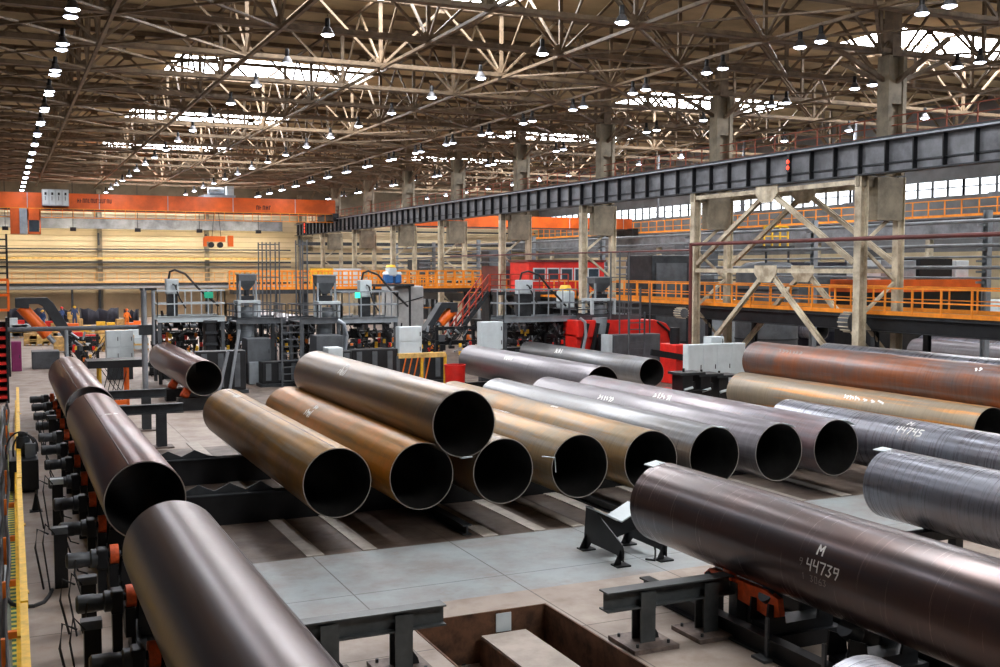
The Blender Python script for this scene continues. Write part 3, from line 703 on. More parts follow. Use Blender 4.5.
for x in (1.75, 2.98):
    tag(MB().ibeam((x,5,.12),(x,46,.12), .16, .22, .02).build('conveyor_rail', M['black']), 'long black base rail of the left roller line, %s side' % ('aisle' if x < 2 else 'inner'), 'conveyor rail')
pr2 = None
for i, y in enumerate((5.2, 7.2, 9.2, 11.2, 12.9)):
    lab = 'roller station under the M 44739 pipe, %s from the far end' % ORD[5-i]
    if pr2 is None: pr2 = station(10.85, y, False, lab, wheels=False)
    else: c = copy_tree(pr2); c.location.y = y; c['label'] = lab
pr3 = None
for i, y in enumerate((6.2, 8.3, 10.4, 12.4)):
    lab = 'roller station under the blue grey pipe at the right edge, %s from the far end' % ORD[4-i]
    if pr3 is None: pr3 = station(16.6, y, False, lab, wheels=False)
    else: c = copy_tree(pr3); c.location.y = y; c['label'] = lab
for x, l_ in ((10.1,'near'),(11.7,'far')):
    tag(MB().ibeam((x,5,.16),(x,15.9,.16), .2, .3, .03).build('conveyor_rail', M['black']), 'black base rail below the M 44739 pipe, %s side' % l_, 'conveyor rail')
# orange swing arm, bracket and plates beneath the M 44739 pipe
o = thing('lift_arm', 'orange lifting arm under the far end of the M 44739 pipe', 'lift arm', (10.6, 13.9, 0))
MB().prism([(12.55,.55),(12.6,.80),(12.9,.86),(14.3,.84),(14.45,.72),(14.3,.60),(13.1,.50),(12.8,.46)], 10.32, 10.42, 'x').build('arm', M['wheel'], o)
MB().tube((10.28,14.3,.72),(10.46,14.3,.72), .07).build('pivot_pin', M['dark'], o)
MB().box(10.3,10.5,14.15,14.5,0,.66).build('arm_post', M['dark'], o)
o = thing('end_bracket', 'grey end bracket with orange cap beside the beam stand', 'bracket', (10.42, 13.6, 0))
MB().box(10.30,10.5,13.55,13.75,.0,.78).box(10.50,10.55,13.5,13.8,0,.5).build('bracket_post', M['dkgreen'], o); MB().box(10.28,10.42,13.7,13.9,.78,.98).build('cap', M['wheel'], o, bevel=.03)
for k,(y,l_) in enumerate(((12.4,'far'),(11.2,'middle'),(10.2,'near'))):
    tag(MB().box(9.98,10.02,y,y+.06,0,.62).box(9.85,10.02,y-.1,y+.2,0,.04).build('guard_stake', M['dkgrey']), 'thin upright flat stake beside the M 44739 conveyor, %s one' % l_, 'stake')
tag(MB().box(11.9,12.6,6.2,11.4,0,.35).build('concrete_kerb', mat('pale_kerb', (.50,.48,.42), .8, 0, .2, 2)), 'pale concrete kerb block behind the M 44739 conveyor', 'kerb')
# ------------------------------------------------------------------ left aisle
yr = thing('yellow_barrier', 'yellow steel barrier rail along the left aisle', 'barrier', (.3, 12, 0))
segs = [((.14,10.5),(.18,16.2)),((.19,16.3),(.26,26.)),((.27,26.1),(.40,38)),((.41,38.1),(.50,46))]
for (x0,y0),(x1,y1) in segs:
    MB().bar((x0,y0,1.0),(x1,y1,1.0), .10, .11).bar((x0-.07,y0,.52),(x1-.07,y1,.52), .07, .09).build('rail', M['yellow'], yr)
for x, y in [(.14,11),(.17,13.6),(.18,16.2),(.22,20.5),(.27,26),(.33,32),(.4,38),(.5,46)]:
    MB().box(x-.04,x+.04,y-.04,y+.04,0,1.04).build('post', M['yellow'], yr); MB().box(x-.1,x+.1,y-.1,y+.1,0,.02).build('foot', M['yellow'], yr)
gf = MB().box(-.95,.16,8,47,.0,.012)
struct(gf.build('trim_40', mat('aisle_green_grey', (.20,.22,.17), .7, 0, .3, 2)))
hz = MB()
for k in range(150):
    y = 10+.24*k; hz.add([(.02,y,.016),(.15,y,.016),(.15,y+.12,.016),(.02,y+.12,.016)], [(0,1,2,3)])
struct(hz.build('trim_41', mat('marking_yellow', (.78,.62,.10), .6, 0, .3, 8)))
struct(MB().box(.02,.15,10,46,.012,.0145).build('trim_42', mat('marking_green', (.03,.16,.09), .6, 0, .3, 8)))
# hose bundle with bands
hb = thing('hose_bundle', 'bundle of grey and black hoses along the left edge, banded by orange clamps', 'hoses', (-.1, 20, 0))
rr_ = random.Random(5)
for k, (dx, m) in enumerate(((-.02,M['lgrey']),(-.09,M['black']),(-.15,M['grey']),(-.06,M['dkgrey']),(.02,M['dark']))):
    pts = [(-.08+dx+.03*math.sin(y*.9+k*2)+.018*(y-14)/1.5*.55, y, .35+.06*k+.05*math.sin(y*1.3+k)) for y in [14+.8*j for j in range(40)]]
    MB().path(pts, .035, 8).build('hose', m, hb, True)
for j, y in enumerate((15.2,18.0,21,24.5,28,32,36,40)):
    x = -.1+.0066*(y-14)
    MB().box(x-.18,x+.22,y-.05,y+.05,.0,.12).box(x-.02,x+.03,y-.04,y+.04,.1,.9).build('hose_support', M['orange'], hb)
tag(MB().path([P(0,594,z=.05),P(6,598,z=.1),P(12,604,z=.05),P(22,607,z=.03),P(34,606,z=.03),P(44,602,z=.03),P(49,596,z=.03),P(52,590,z=.03)], .035, 8).build('black_hose', M['rubber'], None, True), 'thick black hose crossing the aisle floor under the yellow barrier', 'hose')
hc = thing('floor_cone', 'small dark cone standing on the aisle floor', 'cone', P(36,511,z=0))
c_ = P(36,511,z=0); MB().lathe(c_, [(.13,0),(.13,.03),(.09,.03),(.015,.42),(0,.42)], 16).build('cone_body', M['black'], hc, True); MB().box(c_.x-.14,c_.x+.14,c_.y-.14,c_.y+.14,0,.02).build('cone_foot', M['black'], hc)
# machine beside barrier (pump unit)
pu = thing('hydraulic_unit', 'black hydraulic power unit with looping hoses beside the yellow barrier', 'hydraulic unit', (.9, 30, 0))
x0, x1, z0, z1 = rect(8, 431, 37, 398, 29.5)
MB().box(x0, x1, 29.6, 31.4, .08, .85).build('oil_tank', M['black'], pu, bevel=.02)
MB().box(x0+.1, x1-.1, 29.8, 31.2, .0, .08).build('skid', M['dark'], pu)
MB().tube((x0+.35,30.4,.85),(x0+.35,30.4,1.35),.17).tube((x0+.35,30.4,1.35),(x0+.35,30.4,1.45),.12).build('pump_motor', M['dark'], pu, True)
MB().box(x1-.3,x1-.05,30,30.6,.85,1.2).build('valve_block', M['dkgrey'], pu)
for k, (a, r0) in enumerate(((0,.34),(.1,.28),(.2,.22))):
    pts = [(x0+.28+a+r0*math.cos(R(t_)), 30.1+.2*k, 1.0+r0*1.5*math.sin(R(t_))) for t_ in range(200, -30, -18)]
    MB().path(pts, .022, 6).build('hose', M['rubber'], pu, True)
# misc valve stacks beside left line
for i, (u, v, y) in enumerate(((57,470,25.4),(52,405,36.4),(60,520,20.6),(88,575,17.9),(92,618,15.4))):
    p = P(u, v, Y=y); t = thing('valve_stand', 'small pipework valve stand beside the left roller line, %s from the viewer' % ORD[[3,5,4,2,1][i] if i != 2 else 3] if i not in (0,) else 'small pipework valve stand with pale box beside the middle roller pipe', 'valve stand', (p.x, y, 0))
    z = max(.5, min(1.1, p.z))
    MB().box(p.x-.11,p.x+.11,y-.1,y+.1,0,z-.12).build('stand_body', M['black'], t)
    MB().box(p.x-.15,p.x+.12,y-.14,y+.05,z-.12,z).build('valve_box', M['lgrey'] if i in (0,) else M['dkgrey'], t)
    MB().path([(p.x-.2,y-.1,z-.1),(p.x-.38,y-.15,z+.02),(p.x-.42,y-.18,z-.3),(p.x-.3,y-.2,.05)], .018, 6).path([(p.x-.1,y-.15,z-.1),(p.x-.25,y-.25,z+.12),(p.x-.3,y-.3,z-.2),(p.x-.2,y-.35,.05)], .014, 6).build('cables', M['rubber'], t)
# ------------------------------------------------------------------ welding stations
def platform(u0, u1, vtop, vdeck, Y, depth, lab, m=None, rl='grey', step=.9):
    m = m or M['grey']; x0, x1, zd, zt = rect(u0, vtop, u1, vdeck, Y)
    t = thing('work_platform', lab, 'work platform', (x0, Y, 0), 'raised work platforms')
    MB().box(x0, x1, Y, Y+depth, zd-.22, zd-.16).build('deck', M['dark'], t)
    MB().ibeam((x0,Y,zd-.11),(x1,Y,zd-.11), .12, .30, .02).build('edge_beam', m, t)
    MB().ibeam((x0,Y+depth,zd-.11),(x1,Y+depth,zd-.11), .12, .30, .02).build('edge_beam', m, t)
    for x in (x0+.1, x1-.1):
        for y in (Y+.1, Y+depth-.1): MB().bar((x,y,0),(x,y,zd-.25), .16).build('leg', M['dkgrey'], t)
    h = zt-zd
    for (a, b) in (((x0,Y),(x1,Y)), ((x0,Y+depth),(x1,Y+depth)), ((x0,Y),(x0,Y+depth)), ((x1,Y),(x1,Y+depth))):
        a3 = Vector((*a, zd)); b3 = Vector((*b, zd)); upv = Vector((0,0,1))
        for k in (1, .5): MB().bar(a3+upv*h*k, b3+upv*h*k, .06).build('rail', m, t)
        n = max(1, round((b3-a3).length/step))
        for k in range(n+1): q = a3+(b3-a3)*k/n; MB().bar(q, q+upv*h, .05).build('post', m, t)
    return x0, x1, zd, zt
def control_box(u0, v0, u1, v1, Y, zd, lab, hose=True, flip=1):
    x0, x1, z0, z1 = rect(u0, v0, u1, v1, Y); t = thing('control_cabinet', lab, 'control cabinet', (x0, Y, zd), 'raised control cabinets')
    xm = (x0+x1)/2
    MB().box(x0, x1, Y, Y+.5, z0, z1).build('housing', M['lgrey'], t, bevel=.03)
    MB().box(x0+.06, x1-.06, Y-.015, Y, z0+.06, z1-.06).build('door', M['lgrey'], t); MB().box(x1-.14, x1-.10, Y-.04, Y-.015, (z0+z1)/2-.1, (z0+z1)/2+.1).build('handle', M['black'], t)
    MB().box(x0+.05, x1-.05, Y+.1, Y+.4, zd, z0).build('pedestal', M['dark'], t)
    MB().path([(x0+.15,Y+.2,z1),(x0+.2,Y+.1,z1+.35),(xm+.1,Y-.05,z1+.45),(x1+.3,Y-.1,z1+.25),(x1+.9,Y-.1,z1-.45),(x1+1.5,Y-.1,z1-1.0),(x1+1.9,Y,z1-1.35)], .055, 8).build('supply_hose', M['rubber'], t, True)
    MB().path([(xm,Y-.05,z1-.25),(xm+.1,Y-.12,z1-.3),(x1,Y-.15,z0-.2),(x1+.3,Y-.15,z0-.7)], .04, 8).build('supply_hose', M['rubber'], t, True)
def hopper(u0, v0, u1, v1, Y, vb, lab, m=None):
    m = m or M['dkgrey']; x0, x1, z0, z1 = rect(u0, v0, u1, v1, Y); zb = P(u0, vb, Y=Y).z; w = x1-x0; c = (x0+x1)/2; dY = w*.8
    t = thing('flux_hopper', lab, 'hopper', (c, Y+dY/2, zb), 'flux hoppers')
    zc = z0+(z1-z0)*.62
    def ringv(hw, hd, z): return [(c-hw,Y+dY/2-hd,z),(c+hw,Y+dY/2-hd,z),(c+hw,Y+dY/2+hd,z),(c-hw,Y+dY/2+hd,z)]
    b = MB().add(ringv(w/2,dY/2,z1)+ringv(w/2,dY/2,zc)+ringv(w*.14,dY*.14,z0), [(3,2,1,0),(0,1,5,4),(1,2,6,5),(2,3,7,6),(3,0,4,7),(4,5,9,8),(5,6,10,9),(6,7,11,10),(7,4,8,11),(8,9,10,11)])
    b.build('funnel', m, t)
    MB().box(x0-.04,x1+.04,Y-.04,Y+dY+.04,z1,z1+.06).build('rim', M['grey'], t)
    MB().tube((c,Y+dY/2,zb+.35),(c,Y+dY/2,z0),.13).build('outlet', M['dark'], t, True)
    MB().box(c-.3,c+.3,Y+dY/2-.3,Y+dY/2+.3,zb+.05,zb+.4).build('dosing_unit', M['black'], t)
    for x in (x0+.04,x1-.04):
        for y in (Y+.04,Y+dY-.04): MB().bar((x,y,zb),(x,y,zc), .09).build('leg', M['grey'] , t)
def stand_frame(u0, v0, u1, v1, Y, lab, m=None):
    m = m or M['lgrey']; x0, x1, z0, z1 = rect(u0, v0, u1, v1, Y); t = thing('support_frame', lab, 'frame', (x0, Y, z0), 'open support frames')
    for x in (x0,x1):
        for y in (Y,Y+.9): MB().bar((x,y,z0),(x,y,z1),.14).build('leg', m, t)
    MB().box(x0-.08,x1+.08,Y-.08,Y+.98,z1,z1+.12).build('top_plate', m, t)
    c = (x0+x1)/2; MB().lathe((c,Y+.45,z0), [(0,(z1-z0)*.75),(.32,(z1-z0)*.7),(.38,(z1-z0)*.3),(.30,0)], 18).build('flux_pot', M['grey'], t, True)
def drum(u0, v0, u1, v1, Y, lab):
    x0, x1, z0, z1 = rect(u0, v0, u1, v1, Y); c = (x0+x1)/2; r = (x1-x0)/2
    t = thing('steel_drum', lab, 'drum', (c, Y+r, z0), 'grey drums')
    MB().lathe((c,Y+r,z0), [(0,0),(r*.9,0),(r,.1),(r,(z1-z0)*.5),(r*1.04,(z1-z0)*.52),(r,(z1-z0)*.54),(r,z1-z0),(0,z1-z0)], 20).build('shell', M['grey'], t, True)
    MB().box(c-.2,c+.2,Y+r-.2,Y+r+.2,0,z0).build('pedestal', M['dark'], t)
def cabinet(u0, v0, u1, v1, Y, depth, lab, m=None, nx=1, nz=1, name='equipment_cabinet', zbase=None):
    m = m or M['lgrey']; x0, x1, z0, z1 = rect(u0, v0, u1, v1, Y)
    if zbase is not None: z0 = zbase
    t = thing(name, lab, 'cabinet', (x0, Y, 0))
    MB().box(x0, x1, Y, Y+depth, z0, z1).build('body', m, t, bevel=.02)
    for i in range(nx):
        for j in range(nz):
            a = x0+(x1-x0)*i/nx; b = x0+(x1-x0)*(i+1)/nx; c = z0+(z1-z0)*j/nz; d = z0+(z1-z0)*(j+1)/nz
            dd = MB().box(a+.03, b-.03, Y-.03, Y, c+.03, d-.03).build('door', m, t); MB().box(b-.12,b-.09,Y-.06,Y-.03,(c+d)/2-.1,(c+d)/2+.1).build('handle', M['dark'], dd)
    if z0 > .1: MB().box(x0+.05,x1-.05,Y+.05,Y+depth-.05,0,z0).build('plinth', M['dark'], t)
def ladder(u, v0, v1, Y, w, lab, m=None, z0=0.):
    m = m or M['dkgrey']; a = P(u, v0, Y=Y); t = thing('access_ladder', lab, 'ladder', (a.x, Y, z0))
    for dx in (-w/2, w/2): MB().bar((a.x+dx,Y,z0),(a.x+dx,Y,a.z),.07).build('stile', m, t)
    z = z0+.3
    while z < a.z: MB().bar((a.x-w/2,Y,z),(a.x+w/2,Y,z),.05).build('rung', m, t); z += .33
# station one (left)
pf_ = platform(157, 225, 291, 316, 54.8, 2.0, 'light grey railed work platform above the left welding station', M['lgrey'])
control_box(166, 279, 179, 294, 55.0, pf_[2], 'pale control cabinet with arching black hose on the left platform')
hopper(239, 275, 257, 290, 55.0, 304, 'dark flux hopper of the left welding station')
stand_frame(239, 303, 259, 317, 54.6, 'pale open frame below the left dark hopper')
drum(240, 322, 256, 340, 54.4, 'grey drum above the tall grey cabinet at left')
cabinet(247, 339, 271, 362, 53.0, 1.2, 'dark grey cabinet upper unit at the left welding station', M['dkgrey'], zbase=1.0)
platform(236, 286, 305, 318, 54.2, 2.6, 'dark platform joining the two left welding stations', M['dkgrey'])
# dark column of machine
def dark_mast(u0, u1, v0, Y, lab):
    x0, x1, z0, z1 = rect(u0, v0, u1, 380, Y); t = thing('machine_mast', lab, 'machine mast', (x0, Y, 0), 'dark machine masts')
    MB().box(x0, x1, Y, Y+1.0, 0, z1).build('column', M['black'], t, bevel=.03)
    MB().box(x0-.3, x1+.3, Y-.2, Y+1.2, 0, .3).build('base', M['black'], t)
    for k in range(5): MB().box(x0-.06, x1+.06, Y-.06, Y+.2, .8+k*.55, .92+k*.55).build('clamp_band', M['dark'], t)
dark_mast(206, 217, 321, 54.0, 'tall black machine mast under the left platform')
# welding head jumble
def head(u0, v0, u1, v1, Y, lab, sd, warm=.2):
    """cluster of cylinders, valves, boxes and cables of a welding head, hanging from its platform on two posts"""
    r_ = random.Random(sd); x0, x1, z0, z1 = rect(u0, v0, u1, v1, Y); t = thing('welding_head', lab, 'welding head', (x0, Y, 0), 'welding heads')
    MB().bar((x0+.15,Y+.9,0),(x0+.15,Y+.9,z1),.16).bar((x1-.15,Y+.9,0),(x1-.15,Y+.9,z1),.16).bar((x0,Y+.9,z1-.2),(x1,Y+.9,z1-.2),.3,.2).bar((x0,Y+.7,(z0+z1)/2),(x1,Y+.7,(z0+z1)/2),.2,.24).build('carrier', M['black'], t)
    for k in range(16):
        x = r_.uniform(x0+.1,x1-.1); z = r_.uniform(z0+.15,z1-.15); y = Y+r_.uniform(.1,.7); s = r_.uniform(.1,.24)
        MB().cbox((x,y,z), s*1.5, s, s*r_.uniform(.7,1.8)).build('housing_block', r_.choice([M['black'],M['dark'],M['dkgrey'],M['black']]), t, bevel=.01)
    for k in range(12):
        x = r_.uniform(x0+.1,x1-.1); z = r_.uniform(z0+.2,z1-.1); y = Y+r_.uniform(0,.6); l_ = r_.uniform(.25,.6); a = r_.uniform(-1.2,1.2)
        MB().tube((x,y,z),(x+l_*math.sin(a),y+.05,z+l_*math.cos(a)), r_.uniform(.03,.075)).build('cylinder', r_.choice([M['dark'],M['grey'],M['black'],M['galv']]), t, True)
    for k in range(8):
        x = r_.uniform(x0,x1-.4); z = r_.uniform(z0+.4,z1); pts = [(x+j*.13, Y-.05+.05*math.sin(j+k), z-.5*math.sin(PI*j/6)*r_.uniform(.8,1.1)) for j in range(7)]
        MB().path(pts, .022, 6).build('cable', M['rubber'], t, True)
    for k in range(int(16*warm)+2):
        x = r_.uniform(x0+.1,x1-.1); z = r_.uniform(z0,z0+(z1-z0)*.6)
        MB().cbox((x,Y-.02,z), .14, .1, .22).build('fitting', r_.choice([M['orange'],M['yellow'],M['red'],M['yellow']]), t, bevel=.015, label='bright painted fitting')
head(160, 318, 207, 352, 56.2, 'cluttered black welding head under the left platform', 1, .5)
head(218, 320, 238, 352, 55.6, 'black pipework cluster right of the left mast', 2, .1)
head(282, 320, 314, 352, 53.6, 'dark machinery between ladder and middle cabinet', 3, .2)
head(345, 320, 396, 352, 53.0, 'cluttered black welding head under the middle platform', 4, .5)
head(508, 318, 552, 350, 50.6, 'cluttered black welding head under the right platform', 5, .3)
head(552, 320, 590, 352, 49.6, 'dark pipework cluster left of the right drum', 6, 0)
# station two (middle)
pf_ = platform(342, 398, 292, 317, 51.8, 2.0, 'grey railed work platform above the middle welding station', M['grey'])
control_box(360, 280, 372, 297, 52.0, pf_[2], 'pale control cabinet with hoses and green lamp on the middle platform')
tag(MB().cbox(P(357.5,295,Y=51.9), .25, .08, .3).build('green_display', M['screen']), 'small glowing green display left of the middle control cabinet', 'display')
hopper(317, 276, 336, 294, 52.0, 304, 'dark flux hopper of the middle welding station')
stand_frame(320, 304, 339, 317, 51.6, 'pale open frame below the middle dark hopper')
drum(319, 322, 334, 336, 51.6, 'grey drum above the middle grey cabinet')
cabinet(316, 336, 343, 356, 50.0, 1.2, 'dark grey cabinet behind the stacked top pipe', M['dkgrey'], zbase=.9)
cabinet(328, 348, 343, 354, 45.0, .8, 'small white box in front of the middle grey cabinet', M['white'], zbase=1.2)
platform(300, 341, 305, 318, 51.2, 2.4, 'dark platform carrying the middle hopper', M['dkgrey'])
ladder(291, 318, 370, 51.0, .9, 'grey ladder rising to the middle platform')
tag(MB().path([P(338,320,Y=50.8),P(344,324,Y=50.7),P(347,336,Y=50.7),P(345,352,Y=50.7)], .09, 8).build('curved_duct', M['galv'], None, True), 'curved pale duct beside the middle grey cabinet', 'duct')
# scaffold posts behind
def mast_posts(us, v0, Y, lab, rungs=True, m=None):
    m = m or M['dkgrey']; ps = [P(u, v0, Y=Y) for u in us]; t = thing('scaffold_tower', lab, 'scaffold', (ps[0].x, Y, 0), 'scaffold towers')
    for p in ps:
        for dy in (0, .9): MB().bar((p.x,Y+dy,0),(p.x,Y+dy,p.z),.06).build('upright', m, t)
    z = 5.2
    while z < ps[0].z:
        MB().bar((ps[0].x,Y,z),(ps[-1].x,Y,z),.05).bar((ps[0].x,Y+.9,z),(ps[-1].x,Y+.9,z),.05).build('crossbar', m, t); z += 1.7
mast_posts((262, 270, 279), 242, 56.0, 'grey scaffold tower right of the left hopper')
mast_posts((300, 307), 240, 55.0, 'grey scaffold tower left of the middle hopper')
mast_posts((620, 629), 252, 47.5, 'grey scaffold tower right of the right hopper')
mast_posts((640, 650), 288, 48.0, 'dark scaffold in front of the red machine')
cabinet(604, 362, 632, 334, 46.6, 1.4, 'x', M['dkgrey']) if False else None
# station three (right)
pf_ = platform(504, 577, 290, 316, 49.4, 1.6, 'grey railed work platform above the right welding station', M['grey'])
control_box(519, 280, 533, 294, 49.6, pf_[2], 'pale control cabinet with arching hose on the right platform')
x0,x1,z0,z1 = rect(563, 291, 575, 308, 50.4)
bb_ = thing('flux_bag', 'white bulk bag with yellow top on the right platform', 'bulk bag', (x0,50.4,z0)); MB().box(x0,x1,50.4,51.2,z0,z1).build('bag', M['white'], bb_, bevel=.08); MB().lathe(((x0+x1)/2,50.8,z1), [(.0,.3),(.25,.3),(.38,.0)], 14).build('bag_top', M['yellow'], bb_, True)
platform(577, 640, 303, 315, 48.6, 2.6, 'dark platform carrying the right hopper', M['dkgrey'])
hopper(595, 278, 612, 292, 49.0, 302, 'dark flux hopper of the right welding station')
stand_frame(592, 301, 614, 314, 48.5, 'pale open frame below the right hopper')
drum(597, 318, 610, 334, 48.0, 'grey drum above the long grey cabinet at right')
cabinet(613, 335, 660, 362, 47.0, .7, 'long grey cabinet with pale end in front of the red machine', M['dkgrey'], nx=3, zbase=.0)
cabinet(608, 335, 612.5, 362, 47.0, .7, 'narrow pale cabinet at the left end of the long grey cabinet', M['lgrey'], zbase=0)
ladder(637, 312, 370, 46.4, .9, 'grey ladder in front of the long grey cabinet')
tag(MB().path([P(580,318,Y=48),P(585,322,Y=47.9),P(586,335,Y=47.9),P(583,350,Y=47.9)], .08, 8).build('curved_duct', M['galv'], None, True), 'curved pale duct left of the right drum', 'duct')
# white control desks and cabinets
cabinet(106, 331, 134, 363, 58.0, .6, 'white four door cabinet behind the left pipe', M['white'], 2, 2)
cabinet(399, 327, 422, 356, 49.0, .5, 'white control cabinet above the yellow frame', M['white'], 1, 2)
cabinet(481, 322, 503, 349, 49.0, .5, 'white control cabinet behind the mauve pipe', M['white'], 1, 2)
cabinet(688, 345, 745, 378, 40.5, .4, 'row of four white cabinet doors left of the rust brown pipe', M['white'], 4, 1, zbase=.2)
cabinet(711, 337, 724, 345, 41.3, .6, 'small white air unit on top of the white cabinet row', M['white'], zbase=None)
# three dark clamp blocks in front of cabinets
for i, u in enumerate((683, 701, 719)):
    x0,x1,z0,z1 = rect(u, 373+i*1.2, u+18, 398, 37.2); t = thing('clamp_block', 'black machine block in front of the white cabinets, %s one' % ['left','middle','right'][i], 'machine block', (x0,37.2,0), 'black blocks by the white cabinets')
    MB().box(x0,x0+.5,37.2,38,.0,z1-.1).box(x0+.15,x0+.7,37.3,37.9,.4,z1-.4).build('block', M['black'], t, bevel=.02); MB().box(x0-.15,x1+.15,37.1,38.1,z1-.1,z1).build('top_plate', M['dark'], t)
    MB().tube((x0+.05,37.15,z1-.7),(x0+.45,37.15,z1-.62),.06).build('bar', M['lgrey'], t, True); MB().tube((x0+.3,37.6,z1),(x0+.3,37.6,z1+.15),.05).build('eye_bolt', M['black'], t, True)
x0,x1,z0,z1 = rect(662, 380, 683, 389, 37.6)
rt = thing('red_tray', 'flat red machine tray beside the black blocks', 'tray', (x0,37.6,0)); MB().box(x0,x1,37.6,38.8,.35,.62).build('tray', M['red'], rt); MB().box(x0+.2,x1-.2,37.8,38.6,0,.35).build('tray_base', M['black'], rt)
# red machine: C shaped frame
def red_machine():
    Y = 48.2; x0, x1, z0, z1 = rect(578, 319, 677, 386, Y); t = thing('red_press', 'big bright red rolling machine under the walkway', 'machine', (x0, Y, 0))
    xs = [P(u, 330, Y=Y).x for u in (578, 600, 655, 668, 674, 678)]; z = lambda v: P(640, v, Y=Y).z
    MB().prism([(xs[0],z(319)),(xs[2],z(320)),(xs[3]-.1,z(324)),(xs[3]+.3,z(334)),(xs[4]+.1,z(352)),(xs[5]+.2,0),(xs[3]-.2,0),(xs[3]-.5,z(352)),(xs[2]-.1,z(336)),(xs[0],z(336))], Y, Y+1.6, 'y').build('frame', M['red'], t, bevel=.04)
    MB().box(xs[0],xs[1]-.2,Y+.2,Y+1.4,0,z(333)).build('left_column', M['red'], t, bevel=.04)
    for k in range(3): MB().bar((xs[0]-.2+.6*k,Y-.1,0),(xs[0]+.5+.6*k,Y-.1,z(322)),.16).build('strut', M['black'], t)
    MB().box(xs[1],xs[2],Y+.7,Y+1.6,0,z(336)).build('back_panel', M['dkgrey'], t)
    for k in range(4): a = xs[1]+(xs[2]-xs[1])*(k+.2)/4; MB().bar((a,Y+.3,0),(a+.4,Y+.3,z(336)),.12).build('strut', M['black'], t)
    MB().path([(xs[2]+.1,Y-.06,z(322)),(xs[3],Y-.06,z(332)),(xs[3]+.3,Y-.06,z(350)),(xs[3]+.4,Y-.06,.4)], .06).build('conduit', M['black'], t, True)
red_machine()
x0,x1,z0,z1 = rect(676, 345, 690, 380, 44.2)
t = thing('red_hydraulic_unit', 'dark red hydraulic unit left of the white cabinet row', 'hydraulic unit', (x0,44.2,0)); MB().box(x0,x1,44.2,45.6,0,z1).build('tank', M['red'], t, bevel=.04); MB().tube((x0+.4,44.9,z1),(x0+.4,44.9,z1+.8),.25).build('pump_motor', M['black'], t, True); MB().bar((x0-1.5,44.1,z1-.3),(x1+.6,44.1,z1-.8),.1,.3).build('dark_beam', M['black'], t)
# fan wheel box hanging below walkway
for u, v, w_, Y, l_ in ((850,322,.42,36.4,'striped ribbed drum hanging under the walkway by the nearest column'),(681,313,.24,46.0,'framed cable reel hanging under the walkway left of the second column')):
    c = P(u, v, Y=Y); t = thing('cable_reel', l_, 'cable reel', (c.x, Y, c.z), 'hanging reels')
    MB().tube((c.x,Y-.3,c.z),(c.x,Y+.3,c.z),w_,None,24).build('drum', M['dkgrey'], t, True)
    for k in range(14): a = 2*PI*k/14; MB().bar((c.x+(w_+.02)*math.cos(a),Y-.3,c.z+(w_+.02)*math.sin(a)),(c.x+(w_+.02)*math.cos(a),Y+.3,c.z+(w_+.02)*math.sin(a)),.04).build('rib', M['cream'], t)
    MB().bar((c.x,Y,c.z+w_),(c.x,Y,WZ-.3),.1).build('hanger', M['grey'], t)
# yellow frame & table by the white cabinet
x0,x1,z0,z1 = rect(398, 356, 445, 378, 47.0)
t = thing('handling_stand', 'yellow and ochre handling stand below the white control cabinet', 'frame', (x0,47,0))
MB().bar((x0,47,z1),(x1,47,z1),.25,.22).build('top_beam', M['ochre'], t)
for x in (x0,(x0+x1)/2,x1): MB().bar((x,47,0),(x,47,z1),.12).build('leg', M['yellow'] if x > x0 else M['dkgrey'], t)
for k in range(5): MB().bar((x0+.3*k+.2,47.3,.3),(x0+.3*k+.5,47.3,z1-.1),.05).build('brace', M['orange'], t)
rb = P(455, 368, Y=45.5); t = thing('red_bucket', 'red bin beside the mauve pipe end', 'bin', (rb.x,45.5,0)); MB().lathe((rb.x,45.5,0), [(0,0),(.42,0),(.48,1.25),(.44,1.25),(.40,.05)], 18).build('bin_body', M['red'], t, True); MB().lathe((rb.x,45.5,1.25), [(.5,0),(.5,.05),(.44,.05)], 18).build('bin_rim', M['red'], t, True)
# press with orange cylinder (centre) and at far left
def cpress(u0, u1, v0, v1, Y, lab, flip):
    x0, x1, z0, z1 = rect(u0, v0, u1, v1, Y); w = x1-x0; t = thing('lever_press', lab, 'press', (x0, Y, 0), 'lever presses with orange cylinders')
    def X_(f): return x1-w*f if flip else x0+w*f
    def pr_(o_, a, b, nm, m): MB().prism([(X_(f), z) for f, z in o_], a, b, 'y').build(nm, m, t, bevel=.02)
    pr_([(.0,z1-.55),(.0,z1),(.42,z1),(.50,z1-.3),(1.0,z0),(.84,z0),(.36,z1-.5),(.30,z1-.35),(.18,z1-.35),(.18,z1-.6)], Y, Y+.8, 'lever_frame', M['lev'])
    a = Vector((X_(.08),Y+.4,z1-.5)); b = Vector((X_(.42),Y+.4,z0+(z1-z0)*.42))
    MB().tube(a, b, .33, None, 20).build('cylinder', M['orangec'], t, True, label='bright orange hydraulic cylinder')
    MB().tube(b, b+(b-a)*.25, .14, None, 14).build('piston_rod', M['galv'], t, True)
    MB().box(min(X_(.35),X_(1.02)), max(X_(.35),X_(1.02)), Y+.2, Y+1.0, 0, max(.5,z0+.2)).build('base_block', M['dark'], t)
M['lev'] = mat('dark_lever_paint', (.03,.035,.04), .5, .2, .3); M['orangec'] = mat('orange_cylinder', (.95,.16,.01), .4, 0, .1)
cpress(15, 92, 298, 362, 66.0, 'black lever press with orange cylinder at the far left', False)
cpress(419, 458, 303, 338, 60.0, 'grey lever press with orange cylinder by the red stairs', True)
